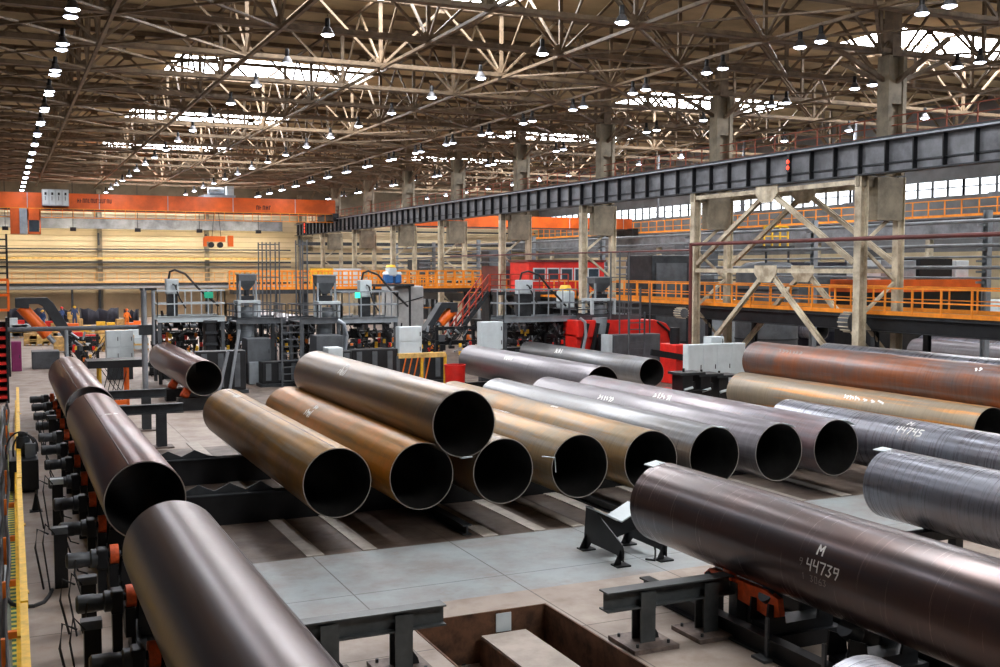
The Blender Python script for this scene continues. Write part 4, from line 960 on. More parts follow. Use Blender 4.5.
# grey tank and silo in the centre
x0,x1,z0,z1 = rect(396, 286, 424, 328, 66.0)
t = thing('storage_tank', 'big pale grey tank under the orange cross walkway', 'tank', (x0,66,0)); MB().box(x0,x1,66,69,0,z1).build('shell', mat('tank_grey', (.42,.43,.42), .6, .1, .2), t, bevel=.1); MB().bar((x0,65.95,z1-1.2),(x1,65.95,z1-.7),.05).build('cable', M['black'], t)
# cross walkway
CZ = 4.15; xa = P(234, 290, Y=76).x; xb = 33.4
cw = thing('cross_walkway', 'dark cross walkway spanning the hall behind the stations', 'walkway', (xa,76,0))
MB().box(xa,xb,76,77.6,CZ-.3,CZ).build('deck', M['dark'], cw)
for k in range(5): x = xa+1+(xb-xa-2)*k/4; MB().bar((x,76.8,0),(x,76.8,CZ-.3),.3).build('leg', M['dark'], cw)
railing('cross_railing', 'orange mesh railing of the cross walkway, near side', 'railing', (xa,76,CZ), (xb,76,CZ), 1.3, .75, M['rail'], True, mid=3, r=.05)
railing('cross_railing', 'orange mesh railing of the cross walkway, far side', 'railing', (xa,77.6,CZ), (xb,77.6,CZ), 1.3, .75, M['rail'], True, mid=3, r=.05)
M['reds'] = mat('dark_red_rail', (.42,.045,.02), .5, 0, .3)
# red stairs
sa = P(489, 292, Y=62); sb = P(449, 345, Y=62)
t = thing('red_stairs', 'dark red stairs climbing to the orange walkway in the centre', 'stairs', (sb.x,62,0))
for dy in (0,1.0):
    MB().bar((sa.x,62+dy,sa.z),(sb.x,62+dy,sb.z),.06,.28).build('stringer', M['dark'], t)
    for h_ in (.55,1.1): MB().bar((sa.x,62+dy,sa.z+h_),(sb.x,62+dy,sb.z+h_),.07).build('handrail', M['reds'], t)
    for k in range(7): p = Vector((sa.x+(sb.x-sa.x)*k/6,62+dy,sa.z+(sb.z-sa.z)*k/6)); MB().bar(p,p+Vector((0,0,1.1)),.06).build('post', M['reds'], t)
for k in range(14): p = Vector((sa.x+(sb.x-sa.x)*(k+.5)/14,62,sa.z+(sb.z-sa.z)*(k+.5)/14)); MB().box(p.x-.14,p.x+.14,62,63,p.z-.03,p.z).build('tread', M['dark'], t)
lx = sa.x; lx2 = P(512, 292, Y=62).x
t = thing('stair_landing', 'dark landing with red railing at the head of the red stairs', 'landing', (lx,62,0))
MB().box(lx,33.3,61.8,63.2,sa.z-.2,sa.z).build('deck', M['dark'], t)
for k in range(9): x = lx+(33.3-lx)*k/8; MB().bar((x,61.8,sa.z),(x,61.8,sa.z+1.1),.06).build('post', M['reds'], t)
for h_ in (.4,.75,1.1): MB().bar((lx,61.8,sa.z+h_),(33.3,61.8,sa.z+h_),.06).build('rail', M['reds'], t)
MB().bar((lx+.3,62.5,0),(lx+.3,62.5,sa.z-.2),.25).build('leg', M['dark'], t)
# red cabin with white windows
x0,x1,z0,z1 = rect(529, 262, 604, 292, 66.0)
t = thing('control_cabin', 'red control cabin with white framed windows behind the columns', 'cabin', (x0,66,0))
MB().box(x0,x1,66,69,z0,z1).build('cabin_body', M['red'], t); MB().box(x0-.1,x1+.1,65.9,69.1,z1,z1+.15).build('roof', M['dred'], t)
MB().box(x0+.2,x1-.2,66.2,68.8,0,z0).build('substructure', M['dark'], t)
for k in range(5):
    a = x0+.3+(x1-x0-.6)*k/5; b = a+(x1-x0-.6)/5-.12; w_ = MB().box(a,b,65.93,66,z0+(z1-z0)*.36,z1-.4).build('window', M['white'], t); MB().box(a+.08,b-.08,65.9,65.93,z0+(z1-z0)*.36+.08,z1-.48).build('pane', M['cabglass'], w_)
x0,x1,z0,z1 = rect(498, 266, 522, 292, 72.0)
t = thing('control_cabin', 'smaller maroon cabin left of the red cabin', 'cabin', (x0,72,0)); MB().box(x0,x1,72,75,z0,z1).build('cabin_body', M['dred'], t); MB().box(x0,x1,72,75,0,z0).build('substructure', M['dark'], t); MB().box(x0+.3,x1-.3,71.95,72,z0+.8,z1-.3).build('window', M['cabglass'], t)
# side hall: tank, machines
c = P(788, 300, Y=52)
t = thing('round_tank', 'big dark round tank beyond the walkway', 'tank', (c.x,53,0)); MB().lathe((c.x,54,0), [(0,6.1),(1.3,6.0),(1.75,5.7),(1.9,5.3),(1.9,0)], 32).build('shell', M['dkgrey'], t, True)
for k in range(3): MB().lathe((c.x,54,1.3+1.5*k), [(1.9,0),(1.95,0),(1.95,.1),(1.9,.1)], 32).build('band', M['dark'], t, True)
railing('tank_railing', 'small yellow railing on top of the round tank', 'railing', (c.x-.9,53.2,7.0), (c.x+.9,53.2,7.0), 1.2, .6, M['yellow'], False, mid=1, r=.05)
MB().box(c.x-1.1,c.x+1.1,52.8,54.4,6.9,7.0).box(c.x-.9,c.x-.8,53,53.1,5.7,6.9).box(c.x+.8,c.x+.9,53,53.1,5.7,6.9).build('top_platform', M['dark'], t)
x0,x1,z0,z1 = rect(868, 280, 990, 291, 46.0)
t = thing('orange_machine', 'long orange machine with grey cabinets behind the walkway at right', 'machine', (x0,46,0))
MB().box(x0,x1,46,49,z0,z1).build('base_frame', M['crane'], t); MB().box(x0+.2,x1-.2,46.2,48.8,0,z0).build('plinth', M['black'], t)
for k, (a, b, m) in enumerate(((.03,.14,'lgrey'),(.2,.42,'grey'),(.45,.72,'black'),(.75,.86,'lgrey'))):
    w = x1-x0; MB().box(x0+w*a,x0+w*b,46.4,48,z1,z1+(1.1 if k != 2 else 1.2)).build('cabinet', M[m], t, bevel=.03)
for i, (u0, v0, u1, v1, Y) in enumerate(((905,302,940,318,52),(946,303,972,318,52),(620,297,655,312,66),(708,300,740,312,60),(1000,300,1030,318,52))):
    x0,x1,z0,z1 = rect(u0, v0, u1, v1, Y)
    t = thing('wrapped_bundle', 'pile of white wrapped goods seen under the railing, %s' % ['at right','right of the largest pile','between the columns at centre','left of the nearest column','outside the right edge'][i], 'bundle', (x0,Y,0), 'white wrapped bundles')
    MB().box(x0,x1,Y,Y+2,2.4,z1).build('sheet', M['white'], t, bevel=.1); MB().box(x0,x1,Y,Y+2,0,2.4).build('pallet_stack', M['grey'], t)
for i, (u0, v0, u1, v1, Y, m) in enumerate(((652,255,690,300,58,'dark'),(790,262,850,300,62,'tarp'),(880,262,905,282,56,'dark'))):
    x0,x1,z0,z1 = rect(u0, v0, u1, v1, Y); t = thing('machine_housing', 'tall dark machine housing in the side hall, %s' % ['left of the second column','behind the round tank','behind the nearest column'][i], 'machine', (x0,Y,0))
    MB().box(x0,x1,Y,Y+3,0,z1).build('housing', M[m], t, bevel=.05); MB().box(x0+.3,x1-.3,Y-.05,Y,1,z1-.5).build('panel', M['dkgrey'], t)
for i, (x, y, w_, h_, l_) in enumerate(((44,100,5,7.5,'far left'),(46,84,5,6.2,'left of the red cabin'),(50,74,6,7.8,'behind the red cabin'),(54,88,5,6.5,'behind the second crane'),(56,60,4,7.0,'right of the round tank'),(58,44,4,5.2,'by the far wall'),(40.5,112,4,6.6,'by the last column'))):
    t = thing('side_hall_plant', 'dark blue grey plant tower with ducts in the side hall, %s' % l_, 'plant tower', (x,y,0), 'plant towers in the side hall')
    MB().box(x,x+w_,y,y+3,0,h_*.55).box(x+w_*.2,x+w_*.7,y+.4,y+2.4,h_*.55,h_).build('casing', M['dkgrey'], t, bevel=.05)
    for k in range(4): MB().tube((x+w_*(.15+.22*k),y-.25,.2),(x+w_*(.15+.22*k),y-.25,h_*(.5+.08*k)),.16+.04*(k%2)).build('duct', M['dark'] if k%2 else M['grey'], t, True)
    for k in range(3): MB().bar((x-.3,y-.5,h_*(.2+.2*k)),(x+w_+.3,y-.5,h_*(.2+.2*k)),.12).build('catwalk_rail', M['dark'] if k else M['rail'], t)
    MB().box(x+w_*.3,x+w_*.5,y-.05,y,h_*.25,h_*.45).build('inspection_panel', M['lgrey'], t)
# dark plinth wall and blue tables at floor of side hall
for i,(y0,y1) in enumerate(((30,46),(60,90))):
    tag(MB().box(38.5,40,y0,y1,0,1.1).build('low_rack', M['dark']), 'long low dark rack in the side hall, %s' % ['near','far'][i], 'rack')
for i, y in enumerate((24.5, 27.5, 30.5)):
    tag(MB().bar((38.2,y,0),(38.2,y,2.6),.12).build('yellow_bollard', M['yellow']), 'thin yellow post under the walkway at right, %s from the right edge' % ORD[i+1], 'post')
# ------------------------------------------------------------------ second crane over side hall + main crane
def crane(x0, x1, y, z0, z1, lab, nm='bridge_crane'):
    t = thing(nm, lab, 'bridge crane', (x0, y, z0), 'orange bridge cranes')
    MB().box(x0, x1, y, y+.7, z0, z1).build('front_girder', M['crane'], t)
    MB().box(x0, x1, y+3.2, y+3.9, z0, z1).build('rear_girder', M['crane'], t)
    MB().box(x0, x1, y-.9, y, z0-.1, z0).build('walkway', M['dark'], t)
    MB().box(x1-.6, x1, y-1.2, y+5, z0-.6, z0+.1).build('end_carriage', M['dark'], t)
    for k in range(3): MB().box(x1-.55-0*k, x1-.05, y-1.3+2.6*k, y-.7+2.6*k, z0-.75, z0-.3).build('wheel_box', M['black'], t)
    for x in [x0+6.5*k for k in range(int((x1-x0)/6.5)+1)]: MB().box(x, x+.06, y-.03, y, z0, z1).build('joint_plate', M['lgrey'], t)
    return t
t = crane(-4, 32.9, 113.8, 11.35, 12.9, 'long orange overhead crane bridge crossing the hall at the back')
# walkway railing in front lower
for h_ in (0,.85): MB().bar((-4,112.9,10.5+h_),(32.4,112.9,10.5+h_),.07).build('handrail', M['rail'], t)
for k in range(38): MB().bar((-4+k*.96,112.9,10.5),(-4+k*.96,112.9,11.35),.05).build('rail_post', M['rail'], t)
# electric cabinet on crane
x0,x1,z0,z1 = rect(42, 189, 69, 206, 112.6)
e = thing('crane_cabinet', 'white electric cabinet with four doors mounted on the orange crane', 'cabinet', (x0,112.6,z0))
MB().box(x0,x1,112.6,113.7,z0,z1).build('body', M['lgrey'], e)
for k in range(4):
    w = (x1-x0)/4; d_ = MB().box(x0+w*k+.06,x0+w*(k+1)-.06,112.54,112.6,z0+.1,z1-.1).build('door', M['white'], e); MB().box(x0+w*k+w*.35,x0+w*k+w*.65,112.5,112.54,z1-.55,z1-.3).build('vent', M['black'], d_); MB().box(x0+w*k+w*.4,x0+w*k+w*.5,112.5,112.54,z0+.5,z0+.9).build('handle', M['dkgrey'], d_)
# operator cab
x0,x1,z0,z1 = rect(10, 208, 41, 234, 111.5)
e = thing('operator_cab', 'orange operator cab hanging below the left end of the crane', 'crane cab', (x0,111.5,z0))
MB().box(x0,x0+(x1-x0)*.3,111.5,113.5,z0,z1).build('ladder_cage', M['crane'], e)
MB().box(x0+(x1-x0)*.3,x0+(x1-x0)*.55,111.4,113.5,z0,z1).build('door', M['galv'], e)
MB().box(x0+(x1-x0)*.57,x1,111.6,113.5,z0+(z1-z0)*.55,z1).build('upper_body', M['crane'], e)
MB().box(x0+(x1-x0)*.57,x1,111.6,113.5,z0,z0+.2).build('cab_floor', M['crane'], e)
MB().box(x0+(x1-x0)*.6,x1-.15,111.7,113.4,z0+.2,z0+(z1-z0)*.55).build('cab_glass', M['cabglass'], e)
for xx in (x0+(x1-x0)*.57, x1-.1): MB().box(xx,xx+.1,111.6,111.7,z0,z1).build('corner_post', M['crane'], e)
# lettering on the girder: short dark strokes, not legible
def block_text(u0, u1, v0, v1, Y, n, lab):
    x0, x1, z0, z1 = rect(u0, v0, u1, v1, Y); r_ = random.Random(n); b = MB(); w = (x1-x0)/n
    for k in range(n):
        a = x0+w*k; h = z1-z0
        b.box(a+w*.1,a+w*.3,Y-.01,Y,z0,z1); 
        if k % 3 != 1: b.box(a+w*.6,a+w*.8,Y-.01,Y,z0,z1)
        zz_ = z0+h*r_.choice((.0,.42,.84)); b.box(a+w*.3,a+w*.6,Y-.01,Y,zz_,zz_+h*.18)
    return b.build('lettering', M['black'], t, label=lab)
block_text(77, 112, 198.5, 203.5, 113.78, 13, 'dark stencilled lettering')
block_text(256, 272, 205.5, 210, 113.78, 5, 'dark stencilled numbers')
# trolley / hook block
c = P(217, 241, Y=112); c2 = P(217, 200, Y=112)
h_ = thing('lifting_beam', 'orange lifting beam hanging from the crane before the back wall', 'lifting beam', (c.x,112,c.z))
MB().cbox((c.x-.2,112,c.z+.2), 2.0, .5, .55).cbox((c.x+1.35,112,c.z), .5, .5, 1.1).cbox((c.x-1.2,112,c.z-.1), .3,.4,.9).build('beam', M['orangec'], h_)
for dx in (-.5,.4): MB().bar((c.x+dx,112,c.z+.4),(c.x+dx*.5,112,11.2),.05).build('rope', M['black'], h_)
MB().tube((c.x-.6,111.8,c.z-.4),(c.x-.6,112.2,c.z-.4),.3).tube((c.x+.3,111.8,c.z-.4),(c.x+.3,112.2,c.z-.4),.3).build('sheave', M['black'], h_, True)
c = P(216, 193, Y=116)
h_ = thing('crane_trolley', 'grey crane trolley standing on the orange bridge', 'trolley', (c.x,115.2,12.9)); MB().box(c.x-1.6,c.x+1.6,113.9,117.5,12.9,13.15).build('trolley_frame', M['galv'], h_); MB().tube((c.x-.9,115.5,13.6),(c.x+.7,115.5,13.6),.45).build('winch_drum', M['galv'], h_, True); MB().box(c.x+.8,c.x+1.5,114.2,115.5,13.15,14.1).build('motor_box', M['white'], h_); MB().bar((c.x-1.6,114,13.9),(c.x+1.6,114,13.9),.06).build('rail', M['galv'], h_)
crane(34.5, 61.6, 100, 9.75, 10.9, 'second orange crane bridge in the side hall beyond the columns')
# ------------------------------------------------------------------ back wall furniture
YB = 130.9
for i, u in enumerate((100, 207, 300)):
    c = P(u, 250, Y=YB-.4)
    t = thing('wall_column', 'steel column against the back wall, %s from the left' % ORD[i+1], 'column', (c.x,YB-.4,0), 'columns of the back wall')
    MB().ibeam((c.x,YB-.3,0),(c.x,YB-.3,14.5),.45,.5,.05,(1,0,0)).build('shaft', M['concrete_col'], t)
    MB().box(c.x-.25,c.x-.05,YB-.62,YB-.56,8.2,9.6).box(c.x-.3,c.x,YB-.7,YB-.55,.5,3.2).build('dark_panel', M['dark'], t)
def wline(v, r, m, lab, nm='wall_pipe', u1=300): 
    a = P(2, v, Y=YB-.7); return tag(MB().bar((-12,YB-.75,a.z),(32,YB-.75,a.z),r*2).build(nm, m), lab, 'wall pipe')
wline(248.5, .08, M['dark'], 'upper dark girt pipe on the back wall')
wline(258, .12, M['ochre'], 'ochre pipe on the back wall below the girt')
wline(262, .10, M['dark'], 'dark pipe on the back wall under the ochre pipe')
wline(267, .07, M['dkgrey'], 'thin grey pipe on the back wall above the railing')
a = P(2, 287, Y=YB-1.6); tag(MB().tube((-12,YB-2.0,a.z-.05),(31,YB-2.0,a.z-.05),.28,None,16).build('white_duct', M['lgrey'], None, True), 'thick pale duct below the back wall gallery', 'duct')
for i, z in enumerate((10.2,8.6,7.4,6.3,5.2,3.8)): tag(MB().bar((33.5,YB-.9,z),(65,YB-.9,z),.16+.1*(i % 2),.2+.2*(i % 2)).build('wall_pipe', M['dark']), 'dark horizontal pipe on the side hall back wall, %s from the top' % ORD[i+1], 'wall pipe')
zg = P(2, 283.5, Y=YB-1.8).z
t = thing('wall_gallery', 'gallery walkway along the back wall', 'walkway', (-12,YB-2.2,0))
MB().box(-12,31.5,YB-2.4,YB-.9,zg-.25,zg).build('deck', M['dark'], t)
for k in range(6): MB().bar((-8+7.6*k,YB-1.5,0),(-8+7.6*k,YB-1.5,zg-.25),.25).build('leg', M['dark'], t)
railing('gallery_railing', 'pale and orange railing on the back wall gallery', 'railing', (-12,YB-2.35,zg), (31,YB-2.35,zg), 1.15, 1.2, mat('pale_orange_rail', (.75,.42,.16), .6), True, mid=1, r=.035)
zb_ = P(2, 221.5, Y=YB-.9).z
tag(MB().ibeam((-12,YB-.9,zb_),(31,YB-.9,zb_),.5,1.3,.06).build('wall_girder', M['girder']), 'dark deep girder across the back wall below the crane', 'girder')
# dark upper sheeting above crane
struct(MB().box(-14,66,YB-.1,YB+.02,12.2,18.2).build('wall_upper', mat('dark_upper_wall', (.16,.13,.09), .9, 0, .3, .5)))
for i in range(6):  # added lamps with modelled housings, put in to brighten the back wall
    x = -6+6.6*i
    t = thing('added_floodlight', 'added flood lamp facing the back wall below the dark girder, %s from the left' % ORD[i+1], 'added flood lamp', (x,YB-6,9.6), 'added back wall flood lamps')
    MB().box(x-.3,x+.3,YB-6.2,YB-5.9,9.6,10.0).build('housing', M['black'], t); MB().box(x-.25,x+.25,YB-5.9,YB-5.87,9.65,9.95).build('lens', M['lamp'], t); MB().bar((x,YB-6.05,10),(x,YB-6.05,ZL),.06).build('hanger_rod', M['black'], t)
    ld = bpy.data.lights.new('added_flood_light', 'AREA'); ld.size = .6; ld.energy = 330; ld.color = (1,.86,.62); lo = bpy.data.objects.new('added_flood_light', ld); C.objects.link(lo); lo.location = (x,YB-5.84,9.8); lo.rotation_euler = (R(62),0,0)
# tarps
for i, (u0, v0, u1, v1) in enumerate(((8,308,45,324),(48,308,78,322),(80,308,119,324),(124,309,139,322))):
    Y = 108; x0,x1,z0,z1 = rect(u0, v0, u1, v1, Y); nx = 10; b = MB(); vs = []; 
    for j in range(3):
        for k in range(nx+1): vs.append((x0+(x1-x0)*k/nx, Y+.25*math.sin(k*1.3+i)+.1*j, z1-(z1-z0)*j/2-.4*math.sin(PI*k/nx*(2-j)/2)*(j == 0)*(.5+.5*math.sin(k*2.1))))
    b.add(vs, [(j*(nx+1)+k, j*(nx+1)+k+1, (j+1)*(nx+1)+k+1, (j+1)*(nx+1)+k) for j in range(2) for k in range(nx)])
    t = thing('hanging_tarp', 'black tarpaulin screen before the back wall, %s from the left' % ORD[i+1], 'tarpaulin', (x0,Y,0), 'black tarpaulin screens')
    o = b.build('sheet', M['tarp'], t, True); sm = o.modifiers.new('solid', 'SOLIDIFY'); sm.thickness = .04
    MB().box(x0,x0+.1,Y-.05,Y+.05,0,z1).box(x1-.1,x1,Y-.05,Y+.05,0,z1).build('screen_post', M['dkgrey'], t)
# crates and goods
rc = random.Random(11); kinds = ['pale wooden crate','ochre wooden crate','brown wooden crate']
n = 0
for row_, (Y, v, us) in enumerate(((96, 334, range(12, 150, 9)), (86, 342, range(30, 104, 11)), (78, 349, range(66, 150, 12)))):
    for u in us:
        n += 1; w_ = rc.uniform(.8,1.5); hh = rc.uniform(.5,1.5); c = P(u+rc.uniform(-2,2), v, Y=Y); m = rc.choice([M['wood'],M['ochre'],M['wood'],M['lgrey']])
        t = thing('wooden_crate', '%s stack in the far clutter at left, %s in the %s row' % ('timber goods', ORD[us.index(u)+1], ['farthest','middle','nearest'][row_]), 'crate', (c.x,Y,0), 'crates in the far clutter')
        MB().box(c.x-w_/2,c.x+w_/2,Y,Y+1,.12,hh).build('crate_body', m, t, bevel=.02); MB().box(c.x-w_/2,c.x+w_/2,Y-.03,Y,hh*.4,hh*.4+.12).build('batten', M['ochre'], t)
        MB().box(c.x-w_/2,c.x-w_/2+.12,Y,Y+1,0,.12).box(c.x+w_/2-.12,c.x+w_/2,Y,Y+1,0,.12).build('runner', M['wood'], t)
        if rc.random() < .6:
            s_ = rc.uniform(.3,.6); tag(MB().cbox((c.x+rc.uniform(-.2,.2),Y+.4,hh+s_/2), s_*1.6, s_, s_).build('goods_box', rc.choice([M['orangec'],M['yellow'],M['blue'],M['ochre'],M['white'],M['red']]), None, bevel=.02), 'small coloured box lying on the %s crate stack of the %s row' % (ORD[us.index(u)+1], ['farthest','middle','nearest'][row_]), 'box', 'small boxes on crate stacks')
# long horizontal grey pipe rail and post at left
Y = 60.0; a = P(0, 330, Y=Y); b = P(222, 330.5, Y=Y)
t = thing('grey_pipe_barrier', 'long horizontal grey pipe barrier with tall post at left', 'barrier', (a.x,Y,0))
MB().tube((a.x-1,Y,a.z),(b.x,Y,a.z),.12,None,12).build('rail_pipe', M['dkgrey'], t, True)
for u in (66,145,220): x = P(u,330,Y=Y).x; MB().tube((x,Y,0),(x,Y,a.z),.1).build('post', M['grey'], t, True)
c = P(143.5, 288, Y=45.5); c1 = P(143.5, 388, Y=45.5)
t = thing('tall_post', 'tall pale grey post right of the white cabinet', 'post', (c.x,45.5,0)); MB().tube((c.x,45.5,0),(c.x,45.5,c.z),.11,None,14).tube((c.x+.35,45.5,2.6),(c.x+.35,45.5,c.z),.06).build('tube', M['galv'], t, True)
MB().box(c.x-.2,c.x+.2,45.3,45.7,0,.04).build('base', M['dark'], t); MB().box(c.x-.15,c.x+.5,45.4,45.6,c.z-.1,c.z).build('cap', M['dark'], t); MB().box(c.x-.2,c.x+.3,45.35,45.65,3.0,3.4).build('coupling', M['dark'], t)
# tower ladder far left, red rack, magenta box, dark bin
Y = 62; x1 = P(8, 300, Y=Y).x; za = P(5, 234, Y=Y).z; zb = P(5, 280, Y=Y).z; zc = P(5,310,Y=Y).z
t = thing('access_tower', 'black caged ladder tower at the left picture edge', 'tower', (x1-1.2,Y,0))
for dx in (0,1.2):
    for dy in (0,1.2): MB().bar((x1-dx,Y+dy,0),(x1-dx,Y+dy,za),.1).build('upright', M['black'], t)
z = zb; 
while z < za: MB().bar((x1-1.2,Y,z),(x1,Y,z),.08).build('rung', M['black'], t); z += .35
for z in (zc, (zc+zb)/2, zb): MB().bar((x1-1.25,Y-.05,z),(x1+.05,Y-.05,z),.14).build('orange_band', M['orangec'], t)
for dx in (-.02,.9): MB().bar((x1-dx,Y-.06,zc),(x1-dx,Y-.06,zb),.12).build('orange_upright', M['orangec'], t)
x0,x1,z0,z1 = rect(-12, 323, 9, 379, 50.0)
t = thing('red_rack', 'red slatted rack with black shelves at the left picture edge', 'rack', (x0,50,0))
for k in range(9): z = z1*(k+.5)/9.5; MB().box(x0,x1,50,51.2,z,z+.13).build('red_slat', M['red'], t)
for x in (x0,x1-.08): MB().box(x,x+.08,49.96,51.24,0,z1+.2).build('upright', M['black'], t)
MB().box(x0,x1,50.9,51.1,0,z1).build('back', M['black'], t)
cabinet(11, 342, 22, 370, 65.0, 1.0, 'magenta cabinet beside the red rack', M['magenta'], zbase=0)
cabinet(32, 352, 60, 367, 66.0, 1.6, 'low dark bin behind the first roller pipe', M['dkgrey'], zbase=0)
x0,x1,z0,z1 = rect(100, 368, 128, 390, 47.0)
t = thing('cage_pallet', 'orange framed cage pallet with dark wire mesh and yellow posts', 'cage', (x0,47,0))
for x in (x0,x1):
    for y in (47,48.1): MB().bar((x,y,0),(x,y,z1),.1).build('corner_post', M['yellow'] if x == x0 else M['orangec'], t)
MB().bar((x0,47,.15),(x1,47,.15),.1,.2).build('bottom_rail', M['orangec'], t)
wm = MB()
for k in range(7): wm.bar((x0+(x1-x0)*k/6,47,.2),(x0+(x1-x0)*((k+2) % 7)/6,47,z1),.03)
wm.build('wire_mesh', M['black'], t)
MB().box(x0-.5,x1+.8,46.8,48.3,z1,z1+.3).build('table_top', M['black'], t)
# blue and white big bags on the stage near orange walkway
for i, (u, v, w_, m, m2) in enumerate(((388,279,5.5,'blue','white'),(397,279,4.5,'blue','white'),(391,272,6,'white','yellow'))):
    c = P(u, v, Y=66); t = thing('bulk_bag', '%s bulk bag near the orange walkway, %s' % (m, ['left','right','above the blue ones'][i]), 'bulk bag', (c.x,66,c.z-.6), 'bulk bags')
    MB().cbox((c.x,66,c.z), w_*.10, .7, .6).build('bag', M[m], t, bevel=.12); MB().lathe((c.x,66,c.z+.4), [(0,.07),(.25,.06),(.36,-.1)], 12).build('bag_top', M[m2], t, True)
t = thing('bag_shelf', 'dark raised shelf carrying the bulk bags', 'shelf', (P(392,283,Y=66).x,66,0)); c = P(392,284,Y=66); MB().box(c.x-1.3,c.x+1.3,65.4,66.6,c.z-.15,c.z).build('shelf_board', M['dark'], t)
for dx in (-1.2,1.2): MB().bar((c.x+dx,66,0),(c.x+dx,66,c.z-.15),.12).build('leg', M['dark'], t)
for k in range(9):
    c = P(313+k*5.6, 275, Y=80); tag(MB().box(c.x-.22,c.x+.22,79.8,80.1,4.15,c.z+.5).build('leaning_board', M['white'] if k > 3 else M['yellow']), '%s upright panel leaning on the cross walkway, %s from the left' % ('white' if k > 3 else 'pale yellow', ORD[k+1]), 'panel', 'upright panels on the cross walkway')
tag(MB().box(P(313,275,Y=80).x-.6,P(363,275,Y=80).x+.6,78.0,80.3,4.0,4.15).box(P(313,275,Y=80).x,P(313,275,Y=80).x+.3,79,79.3,0,4.0).box(P(360,275,Y=80).x,P(360,275,Y=80).x+.3,79,79.3,0,4.0).build('panel_stage', M['dark']), 'dark stage holding the row of pale upright panels', 'stage')
# green sign on left platform
x0,x1,z0,z1 = rect(204, 292, 213, 298, 54.7); tag(MB().box(x0,x1,54.64,54.7,z0,z1).build('green_sign', M['green']), 'small green sign on the left platform railing', 'sign')
# more machinery of the weld line, behind and under the platforms
for i, (u0, v0, u1, v1, Y, w_, l_) in enumerate(((228,324,262,356,60,.1,'dark machinery cluster behind the left cabinet'),(262,322,292,362,58,.3,'dark machinery cluster behind the left ladder'),
    (296,328,320,366,55,.1,'dark machinery cluster left of the middle cabinet'),(400,330,440,356,58,.6,'dark machinery cluster right of the middle platform'),(440,326,482,360,56,.4,'dark machinery cluster under the red stairs'),
    (152,330,200,356,62,.8,'cluttered machinery behind the left pipe mouth'),(150,362,182,386,59,.2,'low dark machinery left of the dark pipe'),(345,330,398,362,57,.9,'colourful valve cluster under the middle platform'),
    (505,325,548,352,55,.5,'machinery cluster behind the right welding head'),(548,322,592,360,53,.2,'black strut cluster before the red machine'),
    (66,336,102,362,64,.5,'dark machinery cluster behind the farthest roller pipe'))):
    head(u0, v0, u1, v1, Y, l_, 20+i, w_)
for i, (u0, v0, u1, v1, Y, l_) in enumerate(((196,352,246,372,49.5,'black base block under the left mast'),(318,352,352,368,48.5,'black base block before the middle cabinet'),(352,350,398,372,49,'black base block under the middle welding head'),
    (400,357,446,372,50,'black base block under the handling stand'),(505,348,600,356,50.5,'long black base block under the right welding heads'),(262,362,300,380,51.5,'black base block by the left ladder'),(164,368,200,384,57.5,'black base block behind the dark pipe'))):
    x0,x1,z0,z1 = rect(u0, v0, u1, v1, Y); t = thing('machine_block', l_, 'machine block', (x0,Y,0), 'machine blocks')
    MB().box(x0,x1,Y,Y+.8,.15,max(.4,z1)).build('machine_body', M['black'], t, bevel=.03); MB().box(x0-.1,x1+.1,Y-.1,Y+.9,0,.15).build('base_skid', M['dark'], t)
    for k in range(3): a = x0+(x1-x0)*(k+.3)/3; MB().box(a,a+.25,Y-.04,Y,.3,max(.4,z1)-.1).build('access_cover', M['dkgrey'], t)
cabinet(249, 362, 270, 384, 52.9, 1.0, 'lower pale grey cabinet unit with small plate at the left welding station', M['grey'], zbase=0)
for i, (u, v0, v1, Y, l_) in enumerate(((216,352,392,47,'left'),(228,330,392,49,'right'))):
    a = P(u, v0, Y=Y); tag(MB().bar((a.x,Y,0),(a.x+.5,Y,a.z),.12).build('leaning_strut', M['galv']), 'pale leaning strut right of the dark pipe mouth, %s one' % l_, 'strut')
for i, (u, v) in enumerate(((204,404),(192,400))):
    c = P(u-26, v-10, Y=44.5+i*3.5); t = thing('orange_roller_head', 'orange roller head under the dark pipe of the left welding line, %s' % ['near','far'][i], 'roller', (7.24,44.5+i*3.5,0))
    MB().tube((6.5,44.5+i*3.5,.75),(6.75,44.5+i*3.5,.6),.2,None,18).build('roller', M['wheel'], t, True); MB().box(6.3,8.2,44.2+i*3.5,44.8+i*3.5,0,.5).build('block', M['black'], t)
for X_, y0_, dr_, r_, nm_ in ((7.2,5.2,4.34,RAD,'bottom edge'),(16.6,15.6,4.45,RAD,'right edge'),(20.74,20.5,4.53,RAD,'chalked M 44745'),(52.7,66,4.5,.6,'distant dark blue'),(47.6,63,4.9,.55,'distant pale'),(44.0,37,4.45,RAD,'distant mauve'),(46.6,39,4.45,RAD,'distant grey'),(15.5,65,3.4,.65,'distant centre')):
    zt_ = H-dr_-r_; t = thing('pipe_bunk', 'black cross beam stand under the %s pipe' % nm_, 'pipe bunk', (X_,y0_,0), 'cross beam stands')
    MB().box(X_-.8,X_+.8,y0_-.12,y0_+.12,max(.05,zt_-.2),zt_+.004).build('cross_beam', M['black'], t)
    for dx in (-.6,.6): MB().box(X_+dx-.1,X_+dx+.1,y0_-.1,y0_+.1,0,max(.05,zt_-.2)).build('leg', M['black'], t)
